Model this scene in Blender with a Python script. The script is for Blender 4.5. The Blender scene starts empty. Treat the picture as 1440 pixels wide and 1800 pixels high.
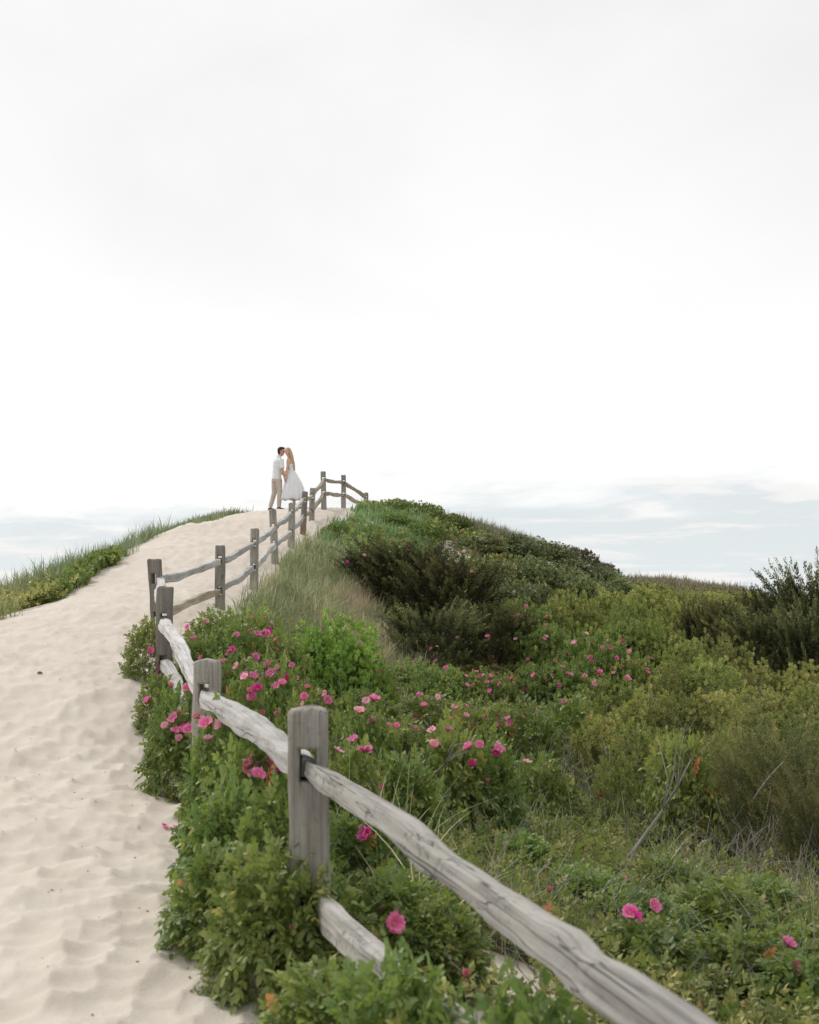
import bpy, math, random
import numpy as np
from mathutils import Vector, Matrix, Euler
random.seed(7); rng = np.random.default_rng(7)
S = bpy.context.scene
COL = S.collection
R = math.radians

# ------------------------------------------------------------------ camera, sky, sun, exposure
F = 2100.0; CX = 720.0; HY = 1050.0          # focal length / horizon of the photograph (1440 x 1800)
cam = bpy.data.cameras.new('camera'); camo = bpy.data.objects.new('camera', cam); COL.objects.link(camo)
camo.location = (0, 0, 0); camo.rotation_euler = (R(90), 0, 0)
cam.sensor_fit = 'HORIZONTAL'; cam.sensor_width = 24.0; cam.lens = 24.0 * F / 1440.0
cam.shift_y = (HY - 900.0) / 1440.0
cam.clip_start = 0.05; cam.clip_end = 9000
cam.dof.use_dof = True; cam.dof.focus_distance = 15.0; cam.dof.aperture_fstop = 4.5
S.camera = camo
S.render.resolution_x = 819; S.render.resolution_y = 1024
S.view_settings.view_transform = 'Standard'; S.view_settings.look = 'None'
S.view_settings.exposure = 0.0; S.view_settings.gamma = 1.0

SUN_EL, SUN_AZ = R(42), R(-48)               # azimuth measured from +Y towards +X
sun = bpy.data.lights.new('sun', 'SUN'); suno = bpy.data.objects.new('sun', sun); COL.objects.link(suno)
sun.energy = 2.1; sun.angle = R(11); sun.color = (1.0, 0.96, 0.9)
sd = Vector((math.sin(SUN_AZ) * math.cos(SUN_EL), math.cos(SUN_AZ) * math.cos(SUN_EL), math.sin(SUN_EL)))
suno.rotation_euler = sd.to_track_quat('Z', 'Y').to_euler()

W = bpy.data.worlds.new('World'); S.world = W; W.use_nodes = True
class NT:
    def __init__(s, nt): s.nt = nt; nt.nodes.clear()
    def n(s, typ, **kw):
        nd = s.nt.nodes.new(typ)
        for k, v in kw.items():
            if k in nd.inputs and not hasattr(nd, k): nd.inputs[k].default_value = v
            else: setattr(nd, k, v)
        return nd
    def l(s, a, b): s.nt.links.new(a, b)
    def val(s, sock, v):
        if hasattr(v, 'node'): s.l(v, sock)
        else: sock.default_value = v
    def math(s, op, a, b=None, c=None, clamp=False):
        m = s.nt.nodes.new('ShaderNodeMath'); m.operation = op; m.use_clamp = clamp
        s.val(m.inputs[0], a)
        if b is not None: s.val(m.inputs[1], b)
        if c is not None: s.val(m.inputs[2], c)
        return m.outputs[0]
    def mix(s, f, a, b, mode='MIX'):
        m = s.nt.nodes.new('ShaderNodeMix'); m.data_type = 'RGBA'; m.blend_type = mode
        s.val(m.inputs[0], f)
        for i, v in ((6, a), (7, b)):
            if not hasattr(v, 'node') and len(v) == 3: v = (*v, 1)
            s.val(m.inputs[i], v)
        return m.outputs[2]
    def rng(s, v, a, b, c=0.0, d=1.0, smooth=True):
        m = s.nt.nodes.new('ShaderNodeMapRange'); m.interpolation_type = 'SMOOTHSTEP' if smooth else 'LINEAR'
        s.val(m.inputs[0], v)
        for i, q in zip((1, 2, 3, 4), (a, b, c, d)): m.inputs[i].default_value = q
        return m.outputs[0]
    def noise(s, vec, scale, detail=4, rough=0.55, dist=0.0):
        m = s.nt.nodes.new('ShaderNodeTexNoise'); m.inputs['Scale'].default_value = scale
        m.inputs['Detail'].default_value = detail; m.inputs['Roughness'].default_value = rough
        m.inputs['Distortion'].default_value = dist
        if vec is not None: s.l(vec, m.inputs['Vector'])
        return m.outputs['Fac']
    def mapping(s, vec, scale=(1, 1, 1), loc=(0, 0, 0), rot=(0, 0, 0)):
        m = s.nt.nodes.new('ShaderNodeMapping'); m.inputs['Scale'].default_value = scale
        m.inputs['Location'].default_value = loc; m.inputs['Rotation'].default_value = rot
        s.l(vec, m.inputs['Vector']); return m.outputs[0]
    def ramp(s, f, stops):
        m = s.nt.nodes.new('ShaderNodeValToRGB'); e = m.color_ramp.elements
        while len(e) < len(stops): e.new(0.5)
        for q, (p, c) in zip(e, stops): q.position = p; q.color = (*c, 1) if len(c) == 3 else c
        s.l(f, m.inputs[0]); return m.outputs[0]

w = NT(W.node_tree)
tc = w.n('ShaderNodeTexCoord').outputs['Generated']
sep = w.n('ShaderNodeSeparateXYZ'); w.l(tc, sep.inputs[0])
dx, dy, dz = sep.outputs
den = w.math('ADD', w.math('MAXIMUM', dz, 0.0), 0.16)
px_ = w.math('DIVIDE', dx, den); py_ = w.math('DIVIDE', dy, den)
cmb = w.n('ShaderNodeCombineXYZ'); w.l(px_, cmb.inputs[0]); w.l(py_, cmb.inputs[1])
# high thin veil: broad soft streaks running across the sky
veil = w.noise(w.mapping(cmb.outputs[0], scale=(0.9, 0.7, 1), rot=(0, 0, R(35)), loc=(4.4, 1.9, 0)), 1.1, 7, 0.52, 0.35)
veilf = w.rng(veil, 0.36, 0.66)
hi = w.rng(dz, 0.15, 0.42)                    # the zenith side of the veil is a touch greyer
vf = w.math('MULTIPLY', veilf, w.math('MULTIPLY_ADD', hi, 0.45, 0.14))
vf = w.math('ADD', vf, w.math('MULTIPLY', hi, 0.34), clamp=True)
veilc = w.mix(vf, (1.04, 1.035, 1.03), (0.85, 0.84, 0.835))
# low bank: pale blue gaps and cream cloud bars near the horizon
lowv = w.mapping(tc, scale=(3.4, 3.4, 17.0), loc=(1.7, 0.2, 0.35))
n1 = w.noise(lowv, 1.0, 7, 0.62, 0.3)
lowv2 = w.mapping(tc, scale=(6.0, 6.0, 42.0), loc=(0.3, 2.2, 0.9))
n2 = w.noise(lowv2, 1.0, 7, 0.62, 0.5)
edge = w.math('ADD', w.math('SUBTRACT', dz, w.math('MULTIPLY', dx, 0.035)), w.math('MULTIPLY', w.math('SUBTRACT', n1, 0.5), 0.15))
bluef = w.rng(edge, 0.094, 0.060)
bars = w.rng(n2, 0.50, 0.62)
bluec = w.mix(w.rng(dz, 0.0, 0.07), (0.77, 0.83, 0.85), (0.75, 0.80, 0.825))
lowc = w.mix(w.math('MULTIPLY', bars, 0.8), bluec, (0.95, 0.925, 0.905))
skyc = w.mix(bluef, veilc, lowc)
greyb = w.math('MULTIPLY', w.rng(n1, 0.52, 0.7), w.rng(w.math('ABSOLUTE', w.math('SUBTRACT', dz, 0.10)), 0.045, 0.0))
skyc = w.mix(w.math('MULTIPLY', greyb, 0.7), skyc, (0.80, 0.80, 0.81))
skyt = w.n('ShaderNodeTexSky'); skyt.sky_type = 'NISHITA'; skyt.sun_disc = False
skyt.sun_elevation = SUN_EL; skyt.sun_rotation = SUN_AZ
bg1 = w.n('ShaderNodeBackground'); w.l(skyt.outputs[0], bg1.inputs[0]); bg1.inputs[1].default_value = 0.006
bg2 = w.n('ShaderNodeBackground'); w.l(skyc, bg2.inputs[0]); bg2.inputs[1].default_value = 0.97
ads = w.n('ShaderNodeAddShader'); w.l(bg1.outputs[0], ads.inputs[0]); w.l(bg2.outputs[0], ads.inputs[1])
wo = w.n('ShaderNodeOutputWorld'); w.l(ads.outputs[0], wo.inputs[0])

# ------------------------------------------------------------------ helpers
def tag(o, label=None, cat=None, group=None, kind=None):
    if label: o['label'] = label
    if cat: o['category'] = cat
    if group: o['group'] = group
    if kind: o['kind'] = kind
    return o
def empty(name, loc=(0, 0, 0), rz=0):
    o = bpy.data.objects.new(name, None); COL.objects.link(o); o.location = loc; o.rotation_euler = (0, 0, rz)
    o.empty_display_size = 0.1; return o
def link(name, me, parent=None, mats=()):
    o = bpy.data.objects.new(name, me); COL.objects.link(o)
    for m in mats: me.materials.append(m)
    if parent is not None: o.parent = parent
    return o
def mesh_np(name, V, loops, counts, tint=None, smooth=False, mi=None):
    V = np.asarray(V, np.float32).reshape(-1, 3); loops = np.asarray(loops, np.int32).ravel(); counts = np.asarray(counts, np.int32).ravel()
    me = bpy.data.meshes.new(name)
    me.vertices.add(len(V)); me.vertices.foreach_set('co', V.ravel())
    me.loops.add(len(loops)); me.loops.foreach_set('vertex_index', loops)
    st = np.concatenate(([0], np.cumsum(counts)[:-1])).astype(np.int32)
    me.polygons.add(len(counts)); me.polygons.foreach_set('loop_start', st)
    try: me.polygons.foreach_set('loop_total', counts)
    except Exception: pass
    if smooth: me.polygons.foreach_set('use_smooth', np.ones(len(counts), bool))
    if mi is not None: me.polygons.foreach_set('material_index', np.asarray(mi, np.int32))
    if tint is not None:
        a = me.attributes.new('tint', 'FLOAT', 'FACE'); a.data.foreach_set('value', np.asarray(tint, np.float32))
    me.update(calc_edges=True); me.validate()
    return me
class Soup:
    """collects numpy geometry for one mesh"""
    def __init__(s): s.V = []; s.L = []; s.C = []; s.T = []; s.M = []; s.nv = 0
    def add(s, V, L, C, T=None, m=0):
        V = np.asarray(V, float).reshape(-1, 3); C = np.asarray(C).ravel()
        s.V.append(V); s.L.append(np.asarray(L).ravel() + s.nv); s.C.append(C)
        s.T.append(np.zeros(len(C)) if T is None else np.asarray(T, float).ravel()); s.M.append(np.full(len(C), m)); s.nv += len(V)
    def mesh(s, name, smooth=False):
        return mesh_np(name, np.concatenate(s.V), np.concatenate(s.L), np.concatenate(s.C), np.concatenate(s.T), smooth, np.concatenate(s.M))
def frames(d, n):
    d = d / (np.linalg.norm(d, axis=1, keepdims=True) + 1e-9)
    x = np.cross(d, n); x /= (np.linalg.norm(x, axis=1, keepdims=True) + 1e-9)
    z = np.cross(x, d)
    return np.stack([x, d, z], axis=2)                     # columns: x, y(axis), z(normal)
def inst(soup, tpl, pos, Rm, sc, tint, m=0):
    tv, tl, tcn = tpl; k = len(pos)
    if k == 0: return
    V = np.einsum('kij,mj->kmi', Rm, tv) * np.asarray(sc).reshape(-1, 1, 1) + pos[:, None, :]
    L = (np.asarray(tl)[None, :] + (np.arange(k) * len(tv))[:, None]).ravel()
    C = np.tile(tcn, k); T = np.repeat(tint, len(tcn))
    soup.add(V, L, C, T, m)
def rdir(n, zmin=-1.0, zmax=1.0):
    z = rng.uniform(zmin, zmax, n); a = rng.uniform(0, 2 * np.pi, n); r = np.sqrt(1 - z * z)
    return np.stack([r * np.cos(a), r * np.sin(a), z], 1)

def hash2(i, j, s=0):
    n = (i.astype(np.int64) * 374761393 + j.astype(np.int64) * 668265263 + s * 982451653) & 0x7fffffff
    n = ((n ^ (n >> 13)) * 1274126177) & 0x7fffffff
    n = (n ^ (n >> 16)) & 0x7fffffff
    return n / float(0x7fffffff)
def vnoise(x, y, s=0):
    xi = np.floor(x); yi = np.floor(y); fx = x - xi; fy = y - yi
    fx = fx * fx * (3 - 2 * fx); fy = fy * fy * (3 - 2 * fy)
    a = hash2(xi, yi, s); b = hash2(xi + 1, yi, s); c = hash2(xi, yi + 1, s); d = hash2(xi + 1, yi + 1, s)
    return (a * (1 - fx) + b * fx) * (1 - fy) + (c * (1 - fx) + d * fx) * fy
def fbm(x, y, o=4, s=0):
    t = 0; a = 0.5
    for k in range(o): t = t + a * vnoise(x * 2 ** k, y * 2 ** k, s + k); a *= 0.5
    return t
def worley(x, y, s=0):
    """bowl shaped cells: squared distance to the nearest jittered point, weighted"""
    xi = np.floor(x); yi = np.floor(y); best = np.full(x.shape, 9.0)
    for a in (-1, 0, 1):
        for b in (-1, 0, 1):
            cx = xi + a; cy = yi + b
            qx = cx + 0.1 + 0.8 * hash2(cx, cy, s); qy = cy + 0.1 + 0.8 * hash2(cx, cy, s + 5)
            wgt = 0.7 + 0.8 * hash2(cx, cy, s + 9)
            d = ((x - qx) ** 2 + (y - qy) ** 2) * wgt + 0.25 * hash2(cx, cy, s + 11)
            best = np.minimum(best, d)
    return best
def P(px, py, d): return ((px - CX) / F * d, d, (HY - py) / F * d)

# ------------------------------------------------------------------ terrain height (thin plate spline through surveyed points)
CP = [
 # along the fence
 (0.66,1.3,-1.36),(-0.34,4.1,-1.31),(-1.16,6.8,-1.24),(-2.16,10.5,-0.76),(-2.76,13.2,-0.46),(-2.58,16.3,-0.12),(-2.53,19.3,0.14),
 (-2.44,21.8,0.60),(-2.40,24.2,1.00),(-2.40,26.8,1.40),(-2.42,29.4,1.88),(-2.25,31.5,2.31),(-1.85,33.5,2.46),(-1.3,35.5,2.25),
 # path
 (-0.6,0,-1.42),(-2,2,-1.40),(-1.8,4,-1.33),(-3.5,5,-1.33),(-3,8,-1.10),(-4.5,10,-0.84),(-6,6,-1.35),(-5.0,14,-0.42),(-5.2,17,-0.13),
 (-5.2,21,0.48),(-5.25,24,1.03),(-5.3,27,1.58),(-4.4,33,2.33),(-3.7,33.5,2.43),(-3.7,31,2.15),(-3.8,26,1.33),(-3.8,20,0.32),(-3.9,36,2.38),(-3.7,41,1.9),(-3,50,0.3),
 # left bank
 (-6.4,17,-0.42),(-6.6,21,0.22),(-6.4,24,0.62),(-6.4,27,1.08),(-5.6,33,2.12),(-6.9,33,1.5),(-8,20,-0.6),(-8,27,0.3),(-9,34,0.2),(-7,14,-0.75),(-7,10,-1.1),
 (-14,20,-2.6),(-14,34,-2.2),(-12,10,-2.0),(-25,20,-4.5),(-30,50,-6),(-8,45,-1.5),(-12,0,-2),
 # dune crest to the right
 (-0.5,34.5,2.42),(1.33,35,1.98),(3.1,36,1.62),(4.9,37,1.02),(6.5,38,0.25),(0,42,1.3),(5,46,-0.2),
 # dune front
 (0,29,1.25),(2,30,0.95),(-1.0,26,0.95),(-1,23,0.25),(0,24,0.0),(0.6,20,-1.1),(-1,19.5,-0.5),(-1.4,16.5,-0.85),(2,24,-0.65),(4,28,-0.35),(5,33,0.5),(4,20,-1.4),
 (-0.8,13,-1.2),(-1.5,12,-0.95),(-1.0,9,-1.30),(0.4,6,-1.52),
 # valley
 (0,15,-1.50),(2,15,-1.6),(4,15,-1.5),(0.2,10,-1.65),(2,10,-1.8),(5,10,-1.7),(4,12.5,-1.52),(3.2,17.5,-1.45),(1.5,6,-1.78),(3,6,-1.9),(1.2,4,-1.62),(2.6,3,-1.75),(2,0.5,-1.6),(6,3,-1.9),
 (6,28,-0.95),(8,35,-0.4),(8,20,-1.5),(12,20,-1.5),(12,10,-1.8),(12.3,58,0.62),(15,58,0.05),(10,48,0.1),(12,36,-0.6),(18,30,-1.2),(20,45,-0.8),
 (20,60,-0.3),(28,60,-0.8),(35,30,-1.5),(35,10,-1.8),(14,80,-1.5),(40,85,-3),(-10,85,-5),(15,100,-5),(-30,100,-6.5),(50,60,-3),(0,60,-1.5)]
CP = np.array(CP, float)
def tps(r2): return np.where(r2 > 1e-12, r2 * np.log(np.maximum(r2, 1e-12)) * 0.5, 0.0)
_n = len(CP); _d2 = ((CP[:, None, :2] - CP[None, :, :2]) ** 2).sum(2)
_A = np.zeros((_n + 3, _n + 3)); _A[:_n, :_n] = tps(_d2) + np.eye(_n) * 0.25
_A[:_n, _n] = 1; _A[:_n, _n + 1:] = CP[:, :2]; _A[_n, :_n] = 1; _A[_n + 1:, :_n] = CP[:, :2].T
_sol = np.linalg.solve(_A, np.concatenate([CP[:, 2], [0, 0, 0]]))
def H0(x, y):
    x = np.asarray(x, float); y = np.asarray(y, float); o = _sol[_n] + _sol[_n + 1] * x + _sol[_n + 2] * y
    for i in range(_n): o = o + _sol[i] * tps((x - CP[i, 0]) ** 2 + (y - CP[i, 1]) ** 2)
    return o
EY = np.array([0, 3.7, 4.3, 5.1, 7.2, 8.6, 10.8, 13.2, 17, 21, 27, 31, 34, 40])
EXR = np.array([-0.2, -0.30, -0.5, -0.85, -1.25, -1.8, -2.25, -2.5, -2.2, -2.1, -2.0, -1.6, -1.2, -1.0])       # right rim of open sand
LY = np.array([0, 8, 11, 14, 17, 21, 24, 27, 30, 33, 36, 44]); EXL = np.array([-9, -7, -5.6, -5.0, -5.2, -5.2, -5.3, -5.3, -5.15, -4.55, -4.2, -4.2])
def sandmask(x, y):
    a = np.interp(y, EY, EXR) + (fbm(x * 1.5, y * 1.5, 3, 3) - 0.45) * 0.5; b = np.interp(y, LY, EXL)
    return np.clip((a - x) / 0.35 + 0.5, 0, 1) * np.clip((x - b) / 0.3 + 0.5, 0, 1)
def relief(x, y):
    m = 0.25 + 0.75 * sandmask(x, y)
    wx = x + 0.12 * (fbm(x * 2, y * 2, 2, 21) - 0.4); wy = y + 0.12 * (fbm(x * 2, y * 2, 2, 31) - 0.4)
    c = worley(wx / 0.30, wy / 0.24, 2); c2 = worley(wx / 0.15 + 9, wy / 0.12, 4)
    return m * (0.050 * c + 0.046 * c2 + 0.10 * (fbm(x * 0.8, y * 0.8, 3, 8) - 0.45) + 0.006 * (fbm(x * 14, y * 14, 2, 12) - 0.4)) - 0.02 + (1 - m) * 0.06 * (fbm(x * 1.7, y * 1.7, 3, 14) - 0.4)
def H(x, y): return H0(x, y) + relief(np.asarray(x, float), np.asarray(y, float))
def h1(x, y): return float(H(np.array([x]), np.array([y]))[0])

# ------------------------------------------------------------------ materials
def newmat(name):
    m = bpy.data.materials.new(name); m.use_nodes = True; return m, NT(m.node_tree)
def finish(t, shader):
    o = t.n('ShaderNodeOutputMaterial'); t.l(shader, o.inputs[0])
def princ(t, col, rough=0.8, spec=0.3, normal=None, **kw):
    p = t.n('ShaderNodeBsdfPrincipled'); t.val(p.inputs['Base Color'], (*col, 1) if not hasattr(col, 'node') and len(col) == 3 else col)
    t.val(p.inputs['Roughness'], rough); p.inputs['Specular IOR Level'].default_value = spec
    if normal is not None: t.l(normal, p.inputs['Normal'])
    for k, v in kw.items(): p.inputs[k].default_value = v
    return p.outputs[0]
def bump(t, h, strength=0.5, dist=0.02):
    b = t.n('ShaderNodeBump'); b.inputs['Strength'].default_value = strength; b.inputs['Distance'].default_value = dist
    t.l(h, b.inputs['Height']); return b.outputs[0]
def leafmat(name, stops, trans=0.25, rough=0.5, spec=0.35, objvar=0.55, noisescale=1.3, OL=0.0, BR=1.9):
    m, t = newmat(name)
    at = t.n('ShaderNodeAttribute'); at.attribute_name = 'tint'
    oi = t.n('ShaderNodeObjectInfo')
    geo = t.n('ShaderNodeNewGeometry')
    n = t.noise(geo.outputs['Position'], noisescale, 3, 0.6)
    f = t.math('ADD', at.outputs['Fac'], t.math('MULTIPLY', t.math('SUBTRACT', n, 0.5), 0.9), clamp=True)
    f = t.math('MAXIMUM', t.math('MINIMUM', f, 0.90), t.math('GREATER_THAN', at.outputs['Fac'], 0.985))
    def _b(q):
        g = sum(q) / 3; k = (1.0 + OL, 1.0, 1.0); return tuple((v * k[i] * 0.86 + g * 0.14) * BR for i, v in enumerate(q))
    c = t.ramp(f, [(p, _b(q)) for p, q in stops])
    hs = t.n('ShaderNodeHueSaturation'); t.l(c, hs.inputs['Color'])
    t.l(t.math('MULTIPLY_ADD', oi.outputs['Random'], objvar, 1 - objvar / 2), hs.inputs['Value'])
    t.l(t.math('MULTIPLY_ADD', t.math('FRACT', t.math('MULTIPLY', oi.outputs['Random'], 7.31)), 0.045, 0.472), hs.inputs['Hue'])
    c = hs.outputs[0]
    p = princ(t, c, rough, spec)
    tr = t.n('ShaderNodeBsdfTranslucent'); t.l(t.mix(0.5, c, (0.35, 0.5, 0.06), 'MIX') if trans > .2 else c, tr.inputs[0])
    ms = t.n('ShaderNodeMixShader'); ms.inputs[0].default_value = trans; t.l(p, ms.inputs[1]); t.l(tr.outputs[0], ms.inputs[2])
    finish(t, ms.outputs[0]); return m
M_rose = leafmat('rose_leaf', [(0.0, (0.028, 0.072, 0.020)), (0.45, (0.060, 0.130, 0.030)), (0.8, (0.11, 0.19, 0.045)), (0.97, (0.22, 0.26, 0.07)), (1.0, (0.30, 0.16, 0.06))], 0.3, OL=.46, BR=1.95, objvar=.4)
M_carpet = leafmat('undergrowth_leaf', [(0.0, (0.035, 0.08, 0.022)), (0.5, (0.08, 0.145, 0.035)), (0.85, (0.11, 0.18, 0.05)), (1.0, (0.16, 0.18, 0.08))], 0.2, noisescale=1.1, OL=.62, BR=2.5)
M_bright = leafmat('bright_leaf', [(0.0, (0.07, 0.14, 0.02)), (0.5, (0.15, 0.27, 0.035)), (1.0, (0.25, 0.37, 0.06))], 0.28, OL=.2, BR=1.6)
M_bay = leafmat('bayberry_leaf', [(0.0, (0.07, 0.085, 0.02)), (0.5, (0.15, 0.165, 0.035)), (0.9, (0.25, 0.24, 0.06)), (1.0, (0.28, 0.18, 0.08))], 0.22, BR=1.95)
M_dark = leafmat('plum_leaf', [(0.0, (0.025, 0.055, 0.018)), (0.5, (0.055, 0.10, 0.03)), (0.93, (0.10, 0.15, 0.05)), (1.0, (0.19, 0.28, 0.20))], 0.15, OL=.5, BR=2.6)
M_rust = leafmat('rusty_leaf', [(0.0, (0.05, 0.05, 0.022)), (0.5, (0.09, 0.085, 0.035)), (1.0, (0.16, 0.12, 0.06))], 0.15)
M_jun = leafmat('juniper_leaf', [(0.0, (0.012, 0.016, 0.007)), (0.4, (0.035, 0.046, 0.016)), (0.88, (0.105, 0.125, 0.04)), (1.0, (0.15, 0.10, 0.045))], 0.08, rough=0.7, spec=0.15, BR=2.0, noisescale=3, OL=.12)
M_junO = leafmat('olive_juniper_leaf', [(0.0, (0.04, 0.05, 0.015)), (0.5, (0.095, 0.105, 0.03)), (0.85, (0.15, 0.145, 0.045)), (1.0, (0.18, 0.10, 0.05))], 0.1, rough=0.7, spec=0.15, BR=1.9, noisescale=3)
M_grass = leafmat('beach_grass_blade', [(0.0, (0.10, 0.15, 0.06)), (0.35, (0.17, 0.22, 0.09)), (0.65, (0.30, 0.31, 0.16)), (1.0, (0.46, 0.41, 0.27))], 0.2, rough=0.6, noisescale=0.5)
M_grassG = leafmat('green_grass_blade', [(0.0, (0.07, 0.13, 0.04)), (0.5, (0.14, 0.22, 0.07)), (0.85, (0.24, 0.29, 0.12)), (1.0, (0.40, 0.37, 0.22))], 0.2, rough=0.6, noisescale=0.5)
M_grassP = leafmat('pale_bank_grass_blade', [(0.0, (0.10, 0.15, 0.06)), (0.5, (0.17, 0.21, 0.10)), (0.85, (0.27, 0.28, 0.15)), (1.0, (0.36, 0.33, 0.21))], 0.2, rough=0.6, noisescale=0.5, objvar=.1, BR=1.6)
M_grassB = leafmat('brown_green_grass_blade', [(0.0, (0.09, 0.10, 0.045)), (0.5, (0.17, 0.16, 0.09)), (1.0, (0.28, 0.24, 0.15))], 0.15, rough=0.7, noisescale=0.6, objvar=.1, BR=1.6)
M_straw = leafmat('dry_grass_blade', [(0.0, (0.17, 0.15, 0.09)), (0.5, (0.28, 0.24, 0.15)), (1.0, (0.40, 0.34, 0.22))], 0.15, rough=0.7, noisescale=0.5)
def simplemat(name, c1, c2, scale=8, rough=0.8, spec=0.2, det=4):
    m, t = newmat(name); tcx = t.n('ShaderNodeTexCoord').outputs['Object']
    n = t.noise(tcx, scale, det); finish(t, princ(t, t.mix(t.rng(n, 0.3, 0.7), c1, c2), rough, spec)); return m
M_twig = simplemat('grey_twig', (0.16, 0.14, 0.12), (0.36, 0.33, 0.30), 3)
M_stem = simplemat('brown_stem', (0.09, 0.065, 0.045), (0.20, 0.16, 0.12), 6)
M_bark = simplemat('juniper_bark', (0.035, 0.027, 0.02), (0.08, 0.062, 0.05), 9)
M_gstem = simplemat('green_stem', (0.10, 0.14, 0.05), (0.18, 0.18, 0.08), 6)

def petalmat(name, base, edge):
    m, t = newmat(name)
    at = t.n('ShaderNodeAttribute'); at.attribute_name = 'tint'
    oi = t.n('ShaderNodeObjectInfo')
    c = t.mix(at.outputs['Fac'], base, edge)
    hs = t.n('ShaderNodeHueSaturation'); t.l(c, hs.inputs['Color'])
    t.l(t.math('MULTIPLY_ADD', oi.outputs['Random'], 0.3, 0.85), hs.inputs['Value'])
    p = princ(t, hs.outputs[0], 0.6, 0.2)
    tr = t.n('ShaderNodeBsdfTranslucent'); t.l(hs.outputs[0], tr.inputs[0])
    ms = t.n('ShaderNodeMixShader'); ms.inputs[0].default_value = 0.35; t.l(p, ms.inputs[1]); t.l(tr.outputs[0], ms.inputs[2])
    finish(t, ms.outputs[0]); return m
PET = {'p': petalmat('pink_petal', (0.80, 0.12, 0.38), (0.92, 0.36, 0.58)),
       'd': petalmat('magenta_petal', (0.64, 0.02, 0.27), (0.84, 0.09, 0.42)),
       'l': petalmat('pale_pink_petal', (0.86, 0.32, 0.46), (0.95, 0.60, 0.68)),
       's': petalmat('faded_salmon_petal', (0.50, 0.13, 0.15), (0.74, 0.30, 0.32))}
M_stamen = simplemat('yellow_stamen', (0.7, 0.5, 0.12), (0.8, 0.65, 0.3), 60)

# weathered fence wood: grain runs along the given local axis
def woodmat(name, axis, dark, light, lichen=0.25, rust=0.0):
    m, t = newmat(name); tco = t.n('ShaderNodeTexCoord').outputs['Object']; oi = t.n('ShaderNodeObjectInfo')
    off = t.n('ShaderNodeVectorMath'); off.operation = 'ADD'; t.l(tco, off.inputs[0])
    cb = t.n('ShaderNodeCombineXYZ')
    for i in range(3): t.l(t.math('MULTIPLY', oi.outputs['Random'], 17.0 + 5 * i), cb.inputs[i])
    t.l(cb.outputs[0], off.inputs[1]); v = off.outputs[0]
    st = [1.0, 1.0, 1.0]; st[axis] = 0.035
    g1 = t.noise(t.mapping(v, scale=tuple(st)), 46, 6, 0.68, 0.12)
    g2 = t.noise(t.mapping(v, scale=tuple(0.3 + 0.7 * q for q in st)), 8, 4, 0.6, 0.1)
    sp = t.noise(v, 38, 5, 0.7)
    big = t.noise(v, 4.0, 3, 0.5)
    f = t.math('ADD', t.math('MULTIPLY', g1, 0.6), t.math('MULTIPLY', g2, 0.4))
    c = t.ramp(f, [(0.30, tuple(q * 0.45 for q in dark)), (0.43, dark), (0.52, tuple((a + b) / 2 for a, b in zip(dark, light))), (0.68, light)])
    # lichen / mildew speckle
    lf = t.math('MULTIPLY', t.rng(sp, 0.52, 0.62), t.rng(big, 0.44, 0.60))
    c = t.mix(t.math('MULTIPLY', lf, lichen), c, (0.10, 0.105, 0.115))
    c = t.mix(t.math('MULTIPLY', t.rng(big, 0.5, 0.7), 0.25), c, (0.28, 0.29, 0.22))
    # drying cracks, long and thin
    st2 = [1.0, 1.0, 1.0]; st2[axis] = 0.010
    ck = t.noise(t.mapping(v, scale=tuple(st2), loc=(3, 7, 1)), 22, 2, 0.5, 0.0)
    crack = t.rng(t.math('ABSOLUTE', t.math('SUBTRACT', ck, 0.5)), 0.010, 0.0)
    crack = t.math('MULTIPLY', crack, t.rng(t.noise(v, 2.2, 2), 0.45, 0.6))
    c = t.mix(t.math('MULTIPLY', crack, 0.8), c, (0.03, 0.027, 0.024))
    if rust:
        sx = t.n('ShaderNodeSeparateXYZ'); t.l(tco, sx.inputs[0])
        c = t.mix(t.math('MULTIPLY', t.rng(sx.outputs[2], 0.32, 0.05), rust), c, (0.23, 0.12, 0.07))
    hs = t.n('ShaderNodeHueSaturation'); t.l(c, hs.inputs['Color']); t.l(t.math('MULTIPLY_ADD', oi.outputs['Random'], 0.36, 0.84), hs.inputs['Value'])
    h = t.math('SUBTRACT', t.math('ADD', t.math('MULTIPLY', g1, 0.7), t.math('MULTIPLY', sp, 0.35)), t.math('MULTIPLY', crack, 0.8))
    finish(t, princ(t, hs.outputs[0], 0.88, 0.15, bump(t, h, 0.9, 0.006))); return m
M_post = woodmat('weathered_post_wood', 2, (0.235, 0.215, 0.188), (0.41, 0.385, 0.34), 0.3)
M_postR = woodmat('damp_post_wood', 2, (0.185, 0.165, 0.142), (0.33, 0.30, 0.265), 0.25, rust=0.75)
M_rail = woodmat('silvered_rail_wood', 0, (0.27, 0.255, 0.235), (0.50, 0.48, 0.44), 0.75)
M_railW = woodmat('bleached_rail_wood', 0, (0.38, 0.365, 0.35), (0.60, 0.58, 0.56), 0.3)
M_railT = woodmat('tan_rail_wood', 0, (0.27, 0.225, 0.165), (0.50, 0.44, 0.35), 0.25)
M_slot = simplemat('end_grain', (0.02, 0.018, 0.015), (0.05, 0.045, 0.04), 30)

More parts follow.
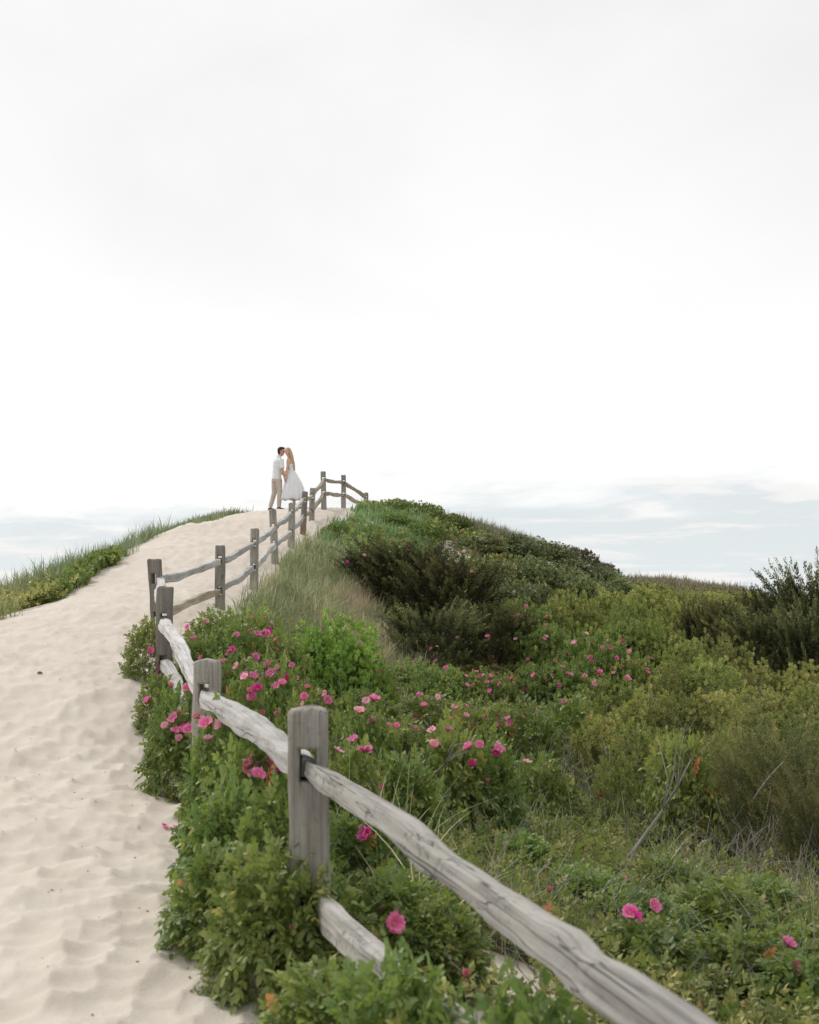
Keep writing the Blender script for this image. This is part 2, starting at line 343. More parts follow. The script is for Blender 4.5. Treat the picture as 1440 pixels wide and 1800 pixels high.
# sand and soil
mS, t = newmat('dune_sand'); geo = t.n('ShaderNodeNewGeometry').outputs['Position']
at = t.n('ShaderNodeAttribute'); at.attribute_name = 'litter'
a = t.noise(geo, 2.3, 4, 0.6); b = t.noise(geo, 90, 3, 0.7); c_ = t.noise(geo, 420, 2, 0.6); dmp = t.noise(geo, 6, 4, 0.6)
col = t.mix(t.rng(a, 0.3, 0.7), (0.57, 0.508, 0.435), (0.635, 0.58, 0.508))
col = t.mix(t.math('MULTIPLY', t.rng(dmp, 0.52, 0.72), 0.35), col, (0.49, 0.42, 0.35))
col = t.mix(t.math('MULTIPLY', t.rng(c_, 0.56, 0.72), 0.35), col, (0.36, 0.30, 0.24))
col = t.mix(t.math('MULTIPLY', t.rng(c_, 0.42, 0.30), 0.35), col, (0.72, 0.66, 0.58))
ln = t.noise(geo, 28, 5, 0.75); ln2 = t.noise(geo, 5, 3)
lit = t.mix(t.rng(ln, 0.35, 0.65), (0.055, 0.048, 0.033), (0.19, 0.155, 0.11))
lit = t.mix(t.math('MULTIPLY', t.rng(ln2, 0.4, 0.7), 0.5), lit, (0.07, 0.085, 0.035))
lf = t.rng(t.math('ADD', at.outputs['Fac'], t.math('MULTIPLY', t.math('SUBTRACT', ln, 0.5), 0.7)), 0.35, 0.62)
col = t.mix(lf, col, lit)
hh = t.math('ADD', t.math('MULTIPLY', b, 0.55), t.math('ADD', t.math('MULTIPLY', dmp, 1.2), t.math('MULTIPLY', c_, 0.25)))
finish(t, princ(t, col, 0.95, 0.08, bump(t, hh, 0.55, 0.012)))

mW, t = newmat('sea_water'); geo = t.n('ShaderNodeNewGeometry').outputs['Position']
finish(t, princ(t, (0.05, 0.09, 0.11), 0.2, 0.5, bump(t, t.noise(geo, 1.2, 5), 0.3, 0.3)))

# ------------------------------------------------------------------ ground sheet and sea
def inpoly(x, y, poly):
    x = np.asarray(x); y = np.asarray(y); ins = np.zeros(x.shape, bool); n = len(poly); j = n - 1
    for i in range(n):
        xi, yi = poly[i]; xj, yj = poly[j]
        if yi != yj:
            c = ((yi > y) != (yj > y)) & (x < (xj - xi) * (y - yi) / (yj - yi) + xi); ins ^= c
        j = i
    return ins
def topx(x, y, z): return CX + F * x / y, HY - F * z / y
SANDPATCH = [(-0.9, 30.0, 0.75), (1.05, 28.5, 0.75), (-1.45, 31.0, 0.6), (0.28, 4.75, 0.32), (0.45, 4.25, 0.3), (1.75, 8.1, 0.5), (-5.75, 25.4, 0.6), (-5.7, 27.4, 0.5), (-0.35, 30.8, 0.4), (-1.7, 33.0, 0.7), (-1.9, 22.5, 0.3), (0.05,3.9,.3)]
def gp(px, py, lo, hi_):
    d = np.linspace(lo, hi_, 400); xx = (px - CX) / F * d; zz = (HY - py) / F * d; k = int(np.argmax(H0(xx, d) > zz)); return float(xx[k]), float(d[k])
for (a_, b_, c_, r__) in ((793, 966, .55, 24), (672, 932, .45, 24), (640, 915, .35, 24), (655, 925, .4, 24)):
    q_ = gp(a_, b_, r__, 34); SANDPATCH.append((q_[0], q_[1], c_)); SANDPATCH.append((q_[0] + .25, q_[1] + .5, c_))
def litter(x, y):
    m = 1 - sandmask(x, y)
    for (a, b, r) in SANDPATCH: m = m * (1 - np.clip(1.4 - ((x - a) ** 2 + (y - b) ** 2) / r ** 2, 0, 1))
    near = (x < np.interp(y, EY, EXR) + np.where(y > 26, .15, .65)) & (y > 14)
    m = np.where(near, m * 0.4, m)
    left = x < np.interp(y, LY, EXL) + 0.1
    return np.where(left, m * 0.45, m)
ds = [0.25]
while ds[-1] < 5.0: ds.append(ds[-1] + max(0.012, ds[-1] * 0.0065))
while ds[-1] < 130: ds.append(ds[-1] * (1.0075 if ds[-1] < 45 else 1.03))
ds = np.array(ds) 
tt = np.concatenate([np.linspace(-4.0, -0.56, 60, endpoint=False), np.linspace(-0.56, 0.10, 420, endpoint=False), np.linspace(0.10, 0.5, 120, endpoint=False), np.linspace(0.5, 4.0, 60)])
Y, T = np.meshgrid(ds, tt, indexing='ij'); X = T * (Y + 0.8); Y = Y - 0.3
Xc = np.clip(X, -60, 70)
Z = H(Xc, Y)
far = np.clip((np.maximum(np.abs(X) - 35, 0) + np.maximum(Y - 70, 0)) / 40, 0, 1); Z = Z * (1 - far) - 8 * far
nr, nc = X.shape; idx = np.arange(nr * nc).reshape(nr, nc)
q = np.stack([idx[:-1, :-1], idx[:-1, 1:], idx[1:, 1:], idx[1:, :-1]], -1).reshape(-1)
me = mesh_np('sand_ground', np.stack([X, Y, Z], -1), q, np.full((nr - 1) * (nc - 1), 4), smooth=True)
la = me.attributes.new('litter', 'FLOAT', 'POINT'); la.data.foreach_set('value', litter(X, Y).astype(np.float32).ravel())
ground = link('ground', me, None, [mS]); tag(ground, kind='structure')
me = mesh_np('sea', [(-6000, -2000, -6.2), (6000, -2000, -6.2), (6000, 8000, -6.2), (-6000, 8000, -6.2)], [0, 1, 2, 3], [4])
sea = link('sea', me, None, [mW]); tag(sea, kind='structure')

# ------------------------------------------------------------------ split rail fence
def ring_loft(soup, rings, cap=True, m=0):
    """rings: list of (n,3) arrays -> closed tube"""
    n = len(rings[0]); k = len(rings); V = np.concatenate(rings); L = []; C = []
    for i in range(k - 1):
        for j in range(n):
            L += [i * n + j, i * n + (j + 1) % n, (i + 1) * n + (j + 1) % n, (i + 1) * n + j]; C.append(4)
    if cap:
        L += list(range(n))[::-1]; C.append(n); L += [(k - 1) * n + j for j in range(n)]; C.append(n)
    soup.add(V, L, C, m=m)
def tube(soup, pts, rad, n=5, m=0):
    pts = [np.array(p, float) for p in pts]; rings = []
    for i, p in enumerate(pts):
        d = pts[min(i + 1, len(pts) - 1)] - pts[max(i - 1, 0)]; d = d / (np.linalg.norm(d) + 1e-9)
        a = np.cross(d, (0, 0, 1) if abs(d[2]) < 0.9 else (1, 0, 0)); a /= np.linalg.norm(a); b = np.cross(d, a)
        th = np.arange(n) * 2 * np.pi / n
        rings.append(p + rad[i] * (np.cos(th)[:, None] * a + np.sin(th)[:, None] * b))
    ring_loft(soup, rings, True, m)

POSTS = [ # px, depth, top row, rail rows (top, bottom) in the photograph, yaw, width, lean
 (1811, 1.30, 1905, 2310, 2850, 12, .140, 0), (545, 4.10, 1243, 1348, 1588, 3, .140, -.006), (361, 6.80, 1159, 1222, 1348, -6, .140, .012), (287, 10.5, 1031, 1092, 1165, 4, .140, .02), (281, 13.2, 983, 1019, 1086, -10, .140, -.07),
 (387, 16.3, 959, 986, 1040, 3, .135, 0), (446, 19.3, 929, 956, 998, 2, .135, .02), (484, 21.8, 895, 927, 957, 10, .135, -.05), (512, 24.2, 884, 901, 935, 0, .135, .015), (532.5, 26.8, 864, 879, 908, 6, .135, .05),
 (548, 29.4, 858, 873, 900, 0, .135, .03), (569.5, 31.5, 829, 843, 868, 4, .14, -.02), (604, 33.5, 835, 848, 870, 0, .135, 0), (643.5, 35.5, 866, 876, 889, 8, .135, 0)]
fence = empty('split_rail_fence', (-0.34, 4.1, h1(-0.34, 4.1)))
tag(fence, 'weathered grey two-rail split rail fence climbing the dune beside the sandy path', 'fence')
FI = fence.matrix_basis.inverted(); FINV = Matrix.Translation((0.34, -4.1, -fence.location.z))
info = []
def boxmesh(c, s):
    sp = Soup(); x, y, z = s
    V = [(c[0] + i * x / 2, c[1] + j * y / 2, c[2] + k * z / 2) for k in (-1, 1) for i, j in ((-1, -1), (1, -1), (1, 1), (-1, 1))]
    sp.add(V, [0, 3, 2, 1, 4, 5, 6, 7, 0, 1, 5, 4, 1, 2, 6, 5, 2, 3, 7, 6, 3, 0, 4, 7], [4] * 6); return sp
dg = bpy.context.evaluated_depsgraph_get
for i, (px, d, pt, pr, pb, yaw, wd, lean) in enumerate(POSTS):
    x = (px - CX) / F * d; g = h1(x, d)
    zt, zr, zb = [(HY - q) / F * d for q in (pt, pr, pb)]
    if i == 0: zt, zr, zb = g + 0.93, -0.740, -1.03
    if i == 2: zb = zr - 0.39
    base = g - 0.35; hgt = zt - base
    if zb < g + 0.12: zb = g + 0.16
    info.append((x, d, zt, zr, zb))
    hw = wd / 2; ch = 0.014 + 0.008 * random.random(); sp = Soup(); rings = []
    prof = [(-hw + ch, -hw), (hw - ch, -hw), (hw, -hw + ch), (hw, hw - ch), (hw - ch, hw), (-hw + ch, hw), (-hw, hw - ch), (-hw, -hw + ch)]
    pr_ = []
    for a in range(8):                                     # extra points on every face
        p0, p1 = prof[a], prof[(a + 1) % 8]; pr_ += [p0] if a % 2 else [p0, tuple((p0[k] * .67 + p1[k] * .33) for k in (0, 1)), tuple((p0[k] * .33 + p1[k] * .67) for k in (0, 1))]
    pr_ = np.array(pr_); nz = 26
    for k in range(nz + 3):
        if k < nz: z = base + (hgt - 0.022) * k / (nz - 1); s = 1.0
        else: z = zt - 0.022 + (0.012, 0.019, 0.022)[k - nz]; s = (0.955, 0.88, 0.74)[k - nz]
        s *= 1 - 0.05 * (z - base) / hgt
        wob = np.array([0.0035 * math.sin(z * 7 + i * 2 + q_) + 0.002 * math.sin(z * 19 + q_ * 2.1 + i) for q_ in range(len(pr_))])
        rr = pr_ * s * (1 + wob[:, None] / hw * 0.8)
        topn = 0.006 * np.sin(rr[:, 0] * 60 + i) if k >= nz else 0
        rings.append(np.column_stack([rr[:, 0] + lean * (z - g), rr[:, 1], np.full(len(rr), z) + topn]))
    ring_loft(sp, rings, True)
    me = sp.mesh('post')
    me.transform(Matrix.Rotation(R(yaw), 4, 'Z')); me.transform(Matrix.Translation((0, 0, -g)))
    for zz, hh_ in ((zr + 0.012, 0.112), (zb + 0.012, 0.112)):
        bs = boxmesh((lean * (zz - g), 0, zz - g), (0.058, 0.5, hh_)); bm_ = bs.mesh('slot'); bm_.transform(Matrix.Rotation(R(yaw), 4, 'Z'))
        bo = bpy.data.objects.new('cut', bm_); COL.objects.link(bo); po = bpy.data.objects.new('tmp', me); COL.objects.link(po)
        md = po.modifiers.new('b', 'BOOLEAN'); md.object = bo; md.operation = 'DIFFERENCE'; md.solver = 'EXACT'
        me2 = bpy.data.meshes.new_from_object(po.evaluated_get(dg()))
        for o_ in (bo, po): bpy.data.objects.remove(o_)
        me = me2
    me.name = 'post'; me.materials.clear()
    o = link('post', me, fence, [M_postR if i in (3, 9, 4) else M_post]); o.location = (x + 0.34, d - 4.1, g - fence.location.z)
    if i == 1: tag(o, 'nearest thick grey post, largest in view')
    if i == 9: tag(o, 'post with a reddish brown damp base')
    if i == 13: tag(o, 'farthest short post half sunk in shrubs on the crest')

def rail(A, B, mat, w=0.098, h=0.085, seed=0, sag=0.0, hump=None, wavy=0.012, lab=None, notch=None):
    A = Vector(A); B = Vector(B); D = B - A; L = D.length; rs = random.Random(seed)
    ncx, nth = 90, 28; rings = []
    base = [0.92 + 0.16 * rs.random() for _ in range(6)]; ph = [rs.uniform(0, 6.28) for _ in range(8)]
    ncor = 5; cors = sorted([(k + rs.uniform(-.22, .22)) / ncor * 2 * math.pi for k in range(ncor)]); tilt = rs.uniform(-.14, .14)
    for i in range(ncx + 1):
        s = i / ncx; x = s * L
        e = min(s, 1 - s) * L; tp = min(1, 0.55 + 0.45 * min(1, e / 0.22)); tph = min(1, 0.72 + 0.28 * min(1, e / 0.18))
        cz = -sag * 4 * s * (1 - s) + wavy * (math.sin(s * 6 + ph[0]) * 0.6 + 0.22 * math.sin(s * 17 + ph[1])) * min(1, e / .3)
        cy = wavy * 1.3 * math.sin(s * 7 + ph[2]) * min(1, e / .3)
        if hump:
            for (hs_, ha, hwid) in hump: cz += ha * math.exp(-((s - hs_) / hwid) ** 2)
        ww = w / 2 * tp * (1 + 0.10 * math.sin(s * 13 + ph[3]) + 0.05 * math.sin(s * 37 + ph[4]) + .035 * math.sin(s * 83 + ph[0]))
        hh_ = h / 2 * tph * (1 + 0.12 * math.sin(s * 11 + ph[5]) + 0.05 * math.sin(s * 31 + ph[6]))
        if notch:
            for (hs_, ha, hwid) in notch: hh_ *= 1 + ha * math.exp(-((s - hs_) / hwid) ** 2)
        ring = []
        for k in range(nth):
            th = 2 * math.pi * k / nth
            # faceted, hewn outline: rounded box with one planed corner
            c, sn = math.cos(th + tilt), math.sin(th + tilt); r = 1 / (abs(c) ** 11 + abs(sn) ** 11) ** (1 / 11)
            cut = 1.0 - 0.22 * max(0, math.cos(th - cors[seed % 5] - 0.9 * math.sin(s * 3 + ph[7]))) ** 3
            ns = 1 + 0.025 * math.sin(5 * th + 17 * s + ph[1]) + 0.018 * math.sin(9 * th + 45 * s) + 0.012 * (rs.random() - .5)
            ring.append((x, cy + r * cut * ns * math.cos(th) * ww * .94, cz + r * cut * ns * math.sin(th) * hh_ * .9))
        rings.append(np.array(ring))
    sp = Soup(); ring_loft(sp, rings, True); me = sp.mesh('rail', smooth=True)
    try: me.set_sharp_from_angle(angle=R(24))
    except Exception: pass
    o = link('rail', me, fence, [mat])
    yv = Vector((0, 0, 1)).cross(D).normalized(); xv = D.normalized(); zv = xv.cross(yv)
    Mx = Matrix((xv, yv, zv)).transposed().to_4x4(); Mx.translation = A + Vector((0.34, -4.1, -fence.location.z))
    o.matrix_local = Mx
    if lab: tag(o, lab)
    return o
for i in range(len(info) - 1):
    x0, y0, _, r0, b0 = info[i + 1]; x1, y1, _, r1, b1 = info[i]
    dv = Vector((x1 - x0, y1 - y0, 0)).normalized() * 0.015
    rw = {0: M_rail, 1: M_railW, 2: M_railW, 3: M_railW}.get(i, M_railW if i < 9 else M_railT)
    if i == 0:
        rail((x0, y0, r0) + Vector((0, 0, 0)) if False else Vector((x0, y0 - .02, r0)), (x1, y1, r1), M_rail, 0.088, 0.068, 5, 0.0, [(.30, .012, .10), (.40, -.014, .045), (.64, .009, .022), (.67, -.008, .015)], 0.006, 'long curved weathered rail filling the lower right foreground', [(.36, .16, .06), (.64, .08, .025)])
        rail((x0 + .03, y0 - .02, b0), (x1, y1, b1), M_rail, 0.085, 0.11, 11, 0.0, None, 0.01)
        continue
    hump = [(.30, .012, .16)] if i == 1 else None
    wt, ht = (0.10, 0.095) if i < 4 else (0.085, 0.10)
    rail((x0, y0, r0), (x1, y1, r1), rw, wt if i != 1 else 0.105, ht if i != 1 else 0.098, 20 + i, 0.03 if i in (4, 5) else -0.02 if i == 12 else 0.01, hump, 0.012)
    rail((x0, y0, b0), (x1, y1, b1), M_railT if i in (4, 10) or i > 10 else rw, wt, ht + .01, 50 + i, -0.03 if i in (4, 2) else 0.0, None, 0.016)

# ------------------------------------------------------------------ leaf templates
def leaflet(L, wd, fold=0.12):
    V = np.array([(0, 0, 0), (0, .5 * L, -fold * wd), (0, L, -.12 * L), (-.5 * wd, .33 * L, 0), (-.40 * wd, .72 * L, -.03 * L), (.5 * wd, .33 * L, 0), (.40 * wd, .72 * L, -.03 * L)])
    F_ = [(0, 1, 4, 3), (1, 2, 4), (0, 5, 6, 1), (1, 6, 2)]; return V, F_
def compound(npair=3, L=0.034, wd=0.021, length=0.085, rs=random.Random(1)):
    V = []; Ls = []; Cn = []
    def put(org, ang, s, dip):
        v, f = leaflet(L * s, wd * s); c, sn = math.cos(ang), math.sin(ang)
        b = len(V)
        for p in v:
            x, y, z = p; z += -dip * y
            V.append((org[0] + c * x - sn * y, org[1] + sn * x + c * y, org[2] + z))
        for q_ in f: Ls.extend([b + k for k in q_]); Cn.append(len(q_))
    for k in range(npair):
        y = length * (0.28 + 0.6 * k / max(1, npair - 1)); z = -0.5 * y * y / length * 0.5
        for s in (-1, 1): put((0, y, z), -s * (1.05 + rs.uniform(-.15, .15)), 0.9 + 0.15 * k / npair, rs.uniform(.05, .5))
    put((0, length, -0.25 * length), rs.uniform(-.15, .15), 1.15, 0.5)
    b = len(V); V += [(-.0012, 0, 0), (.0012, 0, 0), (.0008, length, -.25 * length), (-.0008, length, -.25 * length)]; Ls.extend([b, b + 1, b + 2, b + 3]); Cn.append(4)
    return np.array(V), Ls, Cn
def sprig(nl=9, L=0.04, wd=0.022, up=0.12, spread=1.0, rs=random.Random(2), simple=True):
    """short upright shoot with leaves round it"""
    V = []; Ls = []; Cn = []
    for k in range(nl):
        a = k * 2.4 + rs.uniform(-.3, .3); z = up * (0.25 + 0.75 * k / nl); el = spread * (0.9 - 0.8 * k / nl) ; s = 1 - 0.25 * abs(k / nl - .5)
        d = np.array([math.cos(a) * math.sin(el + .35), math.sin(a) * math.sin(el + .35), math.cos(el + .35)])
        n = np.array([-math.cos(a) * math.cos(el + .35), -math.sin(a) * math.cos(el + .35), math.sin(el + .35)])
        x = np.cross(d, n); o = np.array([0, 0, z]); l = L * s; q_ = wd * s; b = len(V)
        V += [o, o + d * l * .5 + x * q_ / 2, o + d * l - n * -.1 * l, o + d * l * .5 - x * q_ / 2]
        Ls += [b, b + 1, b + 2, b, b + 2, b + 3]; Cn += [3, 3]
    return np.array(V), Ls, Cn
def ztop(tpl):      # turn a template grown along +Z so that its axis is +Y (frames() uses Y as axis)
    v, l, c = tpl; return np.column_stack([v[:, 0], v[:, 2], -v[:, 1]]), l, c
C3 = compound(3, 0.036, 0.024, 0.088, random.Random(1)); C2 = compound(2, 0.040, 0.027, 0.07, random.Random(5))
SPR = [ztop(sprig(9, .042, .024, .11, 1.0, random.Random(k))) for k in range(3)]
SPF = [ztop(sprig(9, .045, .030, .035, 1.15, random.Random(k + 40))) for k in range(3)]
BAY = [ztop(sprig(11, .046, .022, .035, 1.05, random.Random(k + 9))) for k in range(2)]
PLM = [ztop(sprig(8, .05, .032, .07, 1.1, random.Random(k + 19))) for k in range(2)]

def dome(n, r, h, inner=0.55, lump=0.25, seed=0, zmin=0.02):
    """points in the outer part of a lumpy dome + outward direction"""
    d = rdir(n, -0.12, 1.0); a = np.arctan2(d[:, 1], d[:, 0])
    lm = 1 + lump * (fbm(a * 1.3 + seed * 3 + 10, d[:, 2] * 2.6 + seed, 3, seed) - 0.45) * 2
    q_ = inner + (1 - inner) * rng.random(n) ** 0.6
    p = d * np.array([r, r, h]) * (lm * q_)[:, None]
    p[:, 2] = np.maximum(p[:, 2] + 0.06 * h, zmin); return p, d, q_
def stems(soup, n, r, h, rad=0.005, seed=0, n_side=4, spread=0.8):
    rs = random.Random(seed)
    for k in range(n):
        a = rs.uniform(0, 6.28); rr = r * spread * rs.random() ** .6; hz = h * rs.uniform(.6, .95)
        b = (0.18 * r * math.cos(a), 0.18 * r * math.sin(a), -0.05)
        pts = [b]; 
        for s in (.35, .7, 1.0):
            pts.append((rr * math.cos(a) * s ** .8 + rs.uniform(-.04, .04) * r + b[0] * (1 - s), rr * math.sin(a) * s ** .8 + rs.uniform(-.04, .04) * r + b[1] * (1 - s), hz * (s ** 1.1) * (1 - .25 * (rr / r) ** 2 * s)))
        tube(soup, pts, [rad, rad * .8, rad * .55, rad * .3], n_side)

def proto_rose(seed, nleaf, r=0.5, h=0.6, tpl=(C3, C2), sc=1.0, zdown=True):
    sp = Soup(); p, d, q_ = dome(nleaf, r, h, 0.5, 0.32, seed)
    up = np.array([0, 0, 1.0]); jit = rng.normal(0, .45, (nleaf, 3))
    ax = d * 0.9 + jit; ax[:, 2] += 0.15 - 0.45 * (q_ > .85)
    nm = up + 0.55 * d + rng.normal(0, .3, (nleaf, 3))
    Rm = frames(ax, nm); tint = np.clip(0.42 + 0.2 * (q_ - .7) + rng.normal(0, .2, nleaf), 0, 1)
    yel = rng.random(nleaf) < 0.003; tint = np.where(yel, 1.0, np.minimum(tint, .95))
    sz = sc * rng.uniform(.75, 1.2, nleaf); half = nleaf // 2
    inst(sp, tpl[0], p[:half], Rm[:half], sz[:half], tint[:half]); inst(sp, tpl[1], p[half:], Rm[half:], sz[half:], tint[half:])
    st = Soup(); stems(st, 16, r, h, 0.004, seed)
    return sp.mesh('rose_foliage'), st.mesh('rose_stems')
def proto_leafy(seed, n, r, h, tpls, sc=1.0, lump=.3, upbias=0.8, inner=.5, stemn=16, nm='foliage', rad=.005, white=0.0):
    sp = Soup(); p, d, q_ = dome(n, r, h, inner, lump, seed)
    ax = d * 0.6 + rng.normal(0, .3, (n, 3)); ax[:, 2] += upbias
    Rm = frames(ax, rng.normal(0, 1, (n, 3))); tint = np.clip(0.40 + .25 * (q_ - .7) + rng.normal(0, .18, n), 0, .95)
    tint = np.where(rng.random(n) < white, 1.0, tint); sz = sc * rng.uniform(.7, 1.2, n); k = len(tpls)
    for i in range(k): inst(sp, tpls[i], p[i::k], Rm[i::k], sz[i::k], tint[i::k])
    st = Soup(); stems(st, stemn, r, h, rad, seed)
    return sp.mesh(nm), st.mesh(nm + '_stems')
def proto_juniper(seed, nplume=330, per=150, r=0.9, h=1.6, nd=(.042, .014), tall=1.0, lump=.3):
    rs = np.random.default_rng(seed); sp = Soup(); st = Soup()
    th = rs.uniform(0, 2 * np.pi, nplume); zz = rs.random(nplume) ** .75
    prof = np.sqrt(np.clip(1 - (zz * .93) ** 3.2, 0, 1)) * (0.85 + .15 * zz)
    lm = 1 + lump * (fbm(th * 1.4 + seed, zz * 2.5, 3, seed) - .45) * 2
    rr = r * prof * lm * (0.45 + .55 * rs.random(nplume) ** .5)
    c = np.stack([rr * np.cos(th), rr * np.sin(th), h * (0.04 + .86 * zz) * (1 + .12 * (lm - 1))], 1)
    out = np.stack([np.cos(th), np.sin(th), np.zeros(nplume)], 1)
    ax = out * rs.uniform(.25, .85, nplume)[:, None] + np.array([0, 0, 1.0]) * rs.uniform(.5, 1.1, nplume)[:, None] * tall + rs.normal(0, .15, (nplume, 3))
    ax /= np.linalg.norm(ax, axis=1, keepdims=True); ln = rs.uniform(.28, .75, nplume) * (0.8 + .4 * zz)
    pos = []; dirs = []; tn = []
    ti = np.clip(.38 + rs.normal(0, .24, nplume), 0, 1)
    for k in range(nplume):
        s = rs.random(per); spread = .060 * (1 - s) ** .7 + .008
        a2 = rs.uniform(0, 2 * np.pi, per); fx = np.cross(ax[k], (0, 0, 1.0001)); fx /= np.linalg.norm(fx) + 1e-9; fy = np.cross(ax[k], fx)
        side = np.cos(a2)[:, None] * fx + np.sin(a2)[:, None] * fy
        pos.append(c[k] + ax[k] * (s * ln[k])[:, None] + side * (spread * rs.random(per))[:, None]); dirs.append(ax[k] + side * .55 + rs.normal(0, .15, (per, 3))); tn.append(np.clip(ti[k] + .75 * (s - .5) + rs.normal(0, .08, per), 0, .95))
    pos = np.concatenate(pos); dirs = np.concatenate(dirs); tn = np.concatenate(tn)
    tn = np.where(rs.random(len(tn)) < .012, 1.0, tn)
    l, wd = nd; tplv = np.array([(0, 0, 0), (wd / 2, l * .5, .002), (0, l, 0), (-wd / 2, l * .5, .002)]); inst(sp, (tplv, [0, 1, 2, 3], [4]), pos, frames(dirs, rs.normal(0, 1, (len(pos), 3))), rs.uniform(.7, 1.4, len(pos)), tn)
    R2 = random.Random(seed)
    for k in range(26):
        j = R2.randrange(nplume); b = c[j]; tube(st, [(0, 0, -.05), (b[0] * .35, b[1] * .35, b[2] * .45), tuple(b)], [.022, .012, .004], 5)
    tube(st, [(0, 0, -.1), (.02, 0, h * .2), (0, .02, h * .5)], [.045, .03, .008], 7)
    return sp.mesh('juniper_foliage'), st.mesh('juniper_branches')

print('protos')
PR = {
 'rose_near': [proto_rose(s, 1000, .5, .6, sc=1.32) for s in (1, 2, 3)],
 'rose_mid': [proto_rose(s, 1050, .55, .55, sc=1.05) for s in (11, 12, 13)],
 'rose_far': [proto_leafy(s, 1300, .8, .6, SPF, 1.25, .45, .35, .5, nm='rose_foliage') for s in (21, 22)],
 'bright': [proto_leafy(s, 1900, .6, .8, SPF, .95, .4, .5, nm='bright_foliage') for s in (31, 32)],
 'bay': [proto_leafy(s, 620, .55, .7, BAY, 1.15, .5, .55, .5, 30, 'bayberry_foliage') for s in (41, 42, 43)],
 'bay_far': [proto_leafy(s, 800, .9, .8, BAY, 1.7, .45, .5, .5, 20, 'bayberry_foliage') for s in (44, 45)],
 'plum': [proto_leafy(s, 2100, .95, .9, PLM, 1.25, .55, .5, .55, 16, 'plum_foliage', white=.02) for s in (51, 52, 53)],
 'rusty': [proto_leafy(s, 700, .7, .6, PLM, 1.3, .35, .5, .5, 16, 'rusty_foliage') for s in (55,)],
 'juniper': [proto_juniper(s) for s in (61, 62, 63)],
 'juniper_near': [proto_juniper(66, 420, 110, .6, 1.0, (.026, .0085), .8)],
}
for k in PR:
    mt = {'rose_near': M_rose, 'rose_mid': M_rose, 'rose_far': M_rose, 'bright': M_bright, 'bay': M_bay, 'bay_far': M_bay, 'plum': M_dark, 'rusty': M_rust, 'juniper': M_jun, 'juniper_near': M_junO}[k]
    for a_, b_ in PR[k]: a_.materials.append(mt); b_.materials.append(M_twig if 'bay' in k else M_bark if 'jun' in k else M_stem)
NOM = {'rose_near': (.5, .62), 'rose_mid': (.55, .57), 'rose_far': (.8, .62), 'bright': (.6, .85), 'bay': (.55, .75), 'bay_far': (.9, .85), 'plum': (.95, .95), 'rusty': (.7, .65), 'juniper': (.95, 1.75), 'juniper_near': (.62, 1.25)}
NAME = {'rose_near': 'rose_bush', 'rose_mid': 'rose_bush', 'rose_far': 'rose_bush', 'bright': 'leafy_shrub', 'bay': 'bayberry_shrub', 'bay_far': 'bayberry_shrub', 'plum': 'plum_shrub', 'rusty': 'plum_shrub', 'juniper': 'juniper_bush', 'juniper_near': 'juniper_bush'}
CAT = {'rose_bush': 'rose bush', 'leafy_shrub': 'shrub', 'bayberry_shrub': 'shrub', 'plum_shrub': 'shrub', 'juniper_bush': 'juniper'}
GRP = {'rose_bush': 'pink flowering rose bushes', 'leafy_shrub': 'bright green shrubs behind the fence', 'bayberry_shrub': 'olive green bayberry shrubs in the hollow', 'plum_shrub': 'dark green shrubs on the dune side', 'juniper_bush': 'dark junipers'}
BUSH = []; cnt = {}
def bush(kind, px, d, pytop, wpx, label, depth=None):
    x = (px - CX) / F * d; g = h1(x, d); h = (HY - pytop) / F * d - g; r = wpx / 2 / F * d
    n0, h0 = NOM[kind]
    hc = min(max(h, .45 * h0), 1.9 * h0)
    if abs(hc - h) > .12: print('bush clamp %s px=%d d=%.1f h=%.2f->%.2f g=%.2f' % (kind, px, d, h, hc, g))
    c = cnt.get(kind, 0); cnt[kind] = c + 1
    fm, sm = PR[kind][c % len(PR[kind])]; nm = NAME[kind]
    root = empty(nm, (x, d, g), random.uniform(0, 6.28)); tag(root, label, CAT[nm], GRP[nm])
    s = max(.4, r / n0); root.scale = (s, s, hc / h0)
    f = link('foliage', fm, root); b = link('stems', sm, root)
    if nm == 'juniper_bush': b.name = 'trunk'
    BUSH.append((root, x, d, g, r, nm)); return root
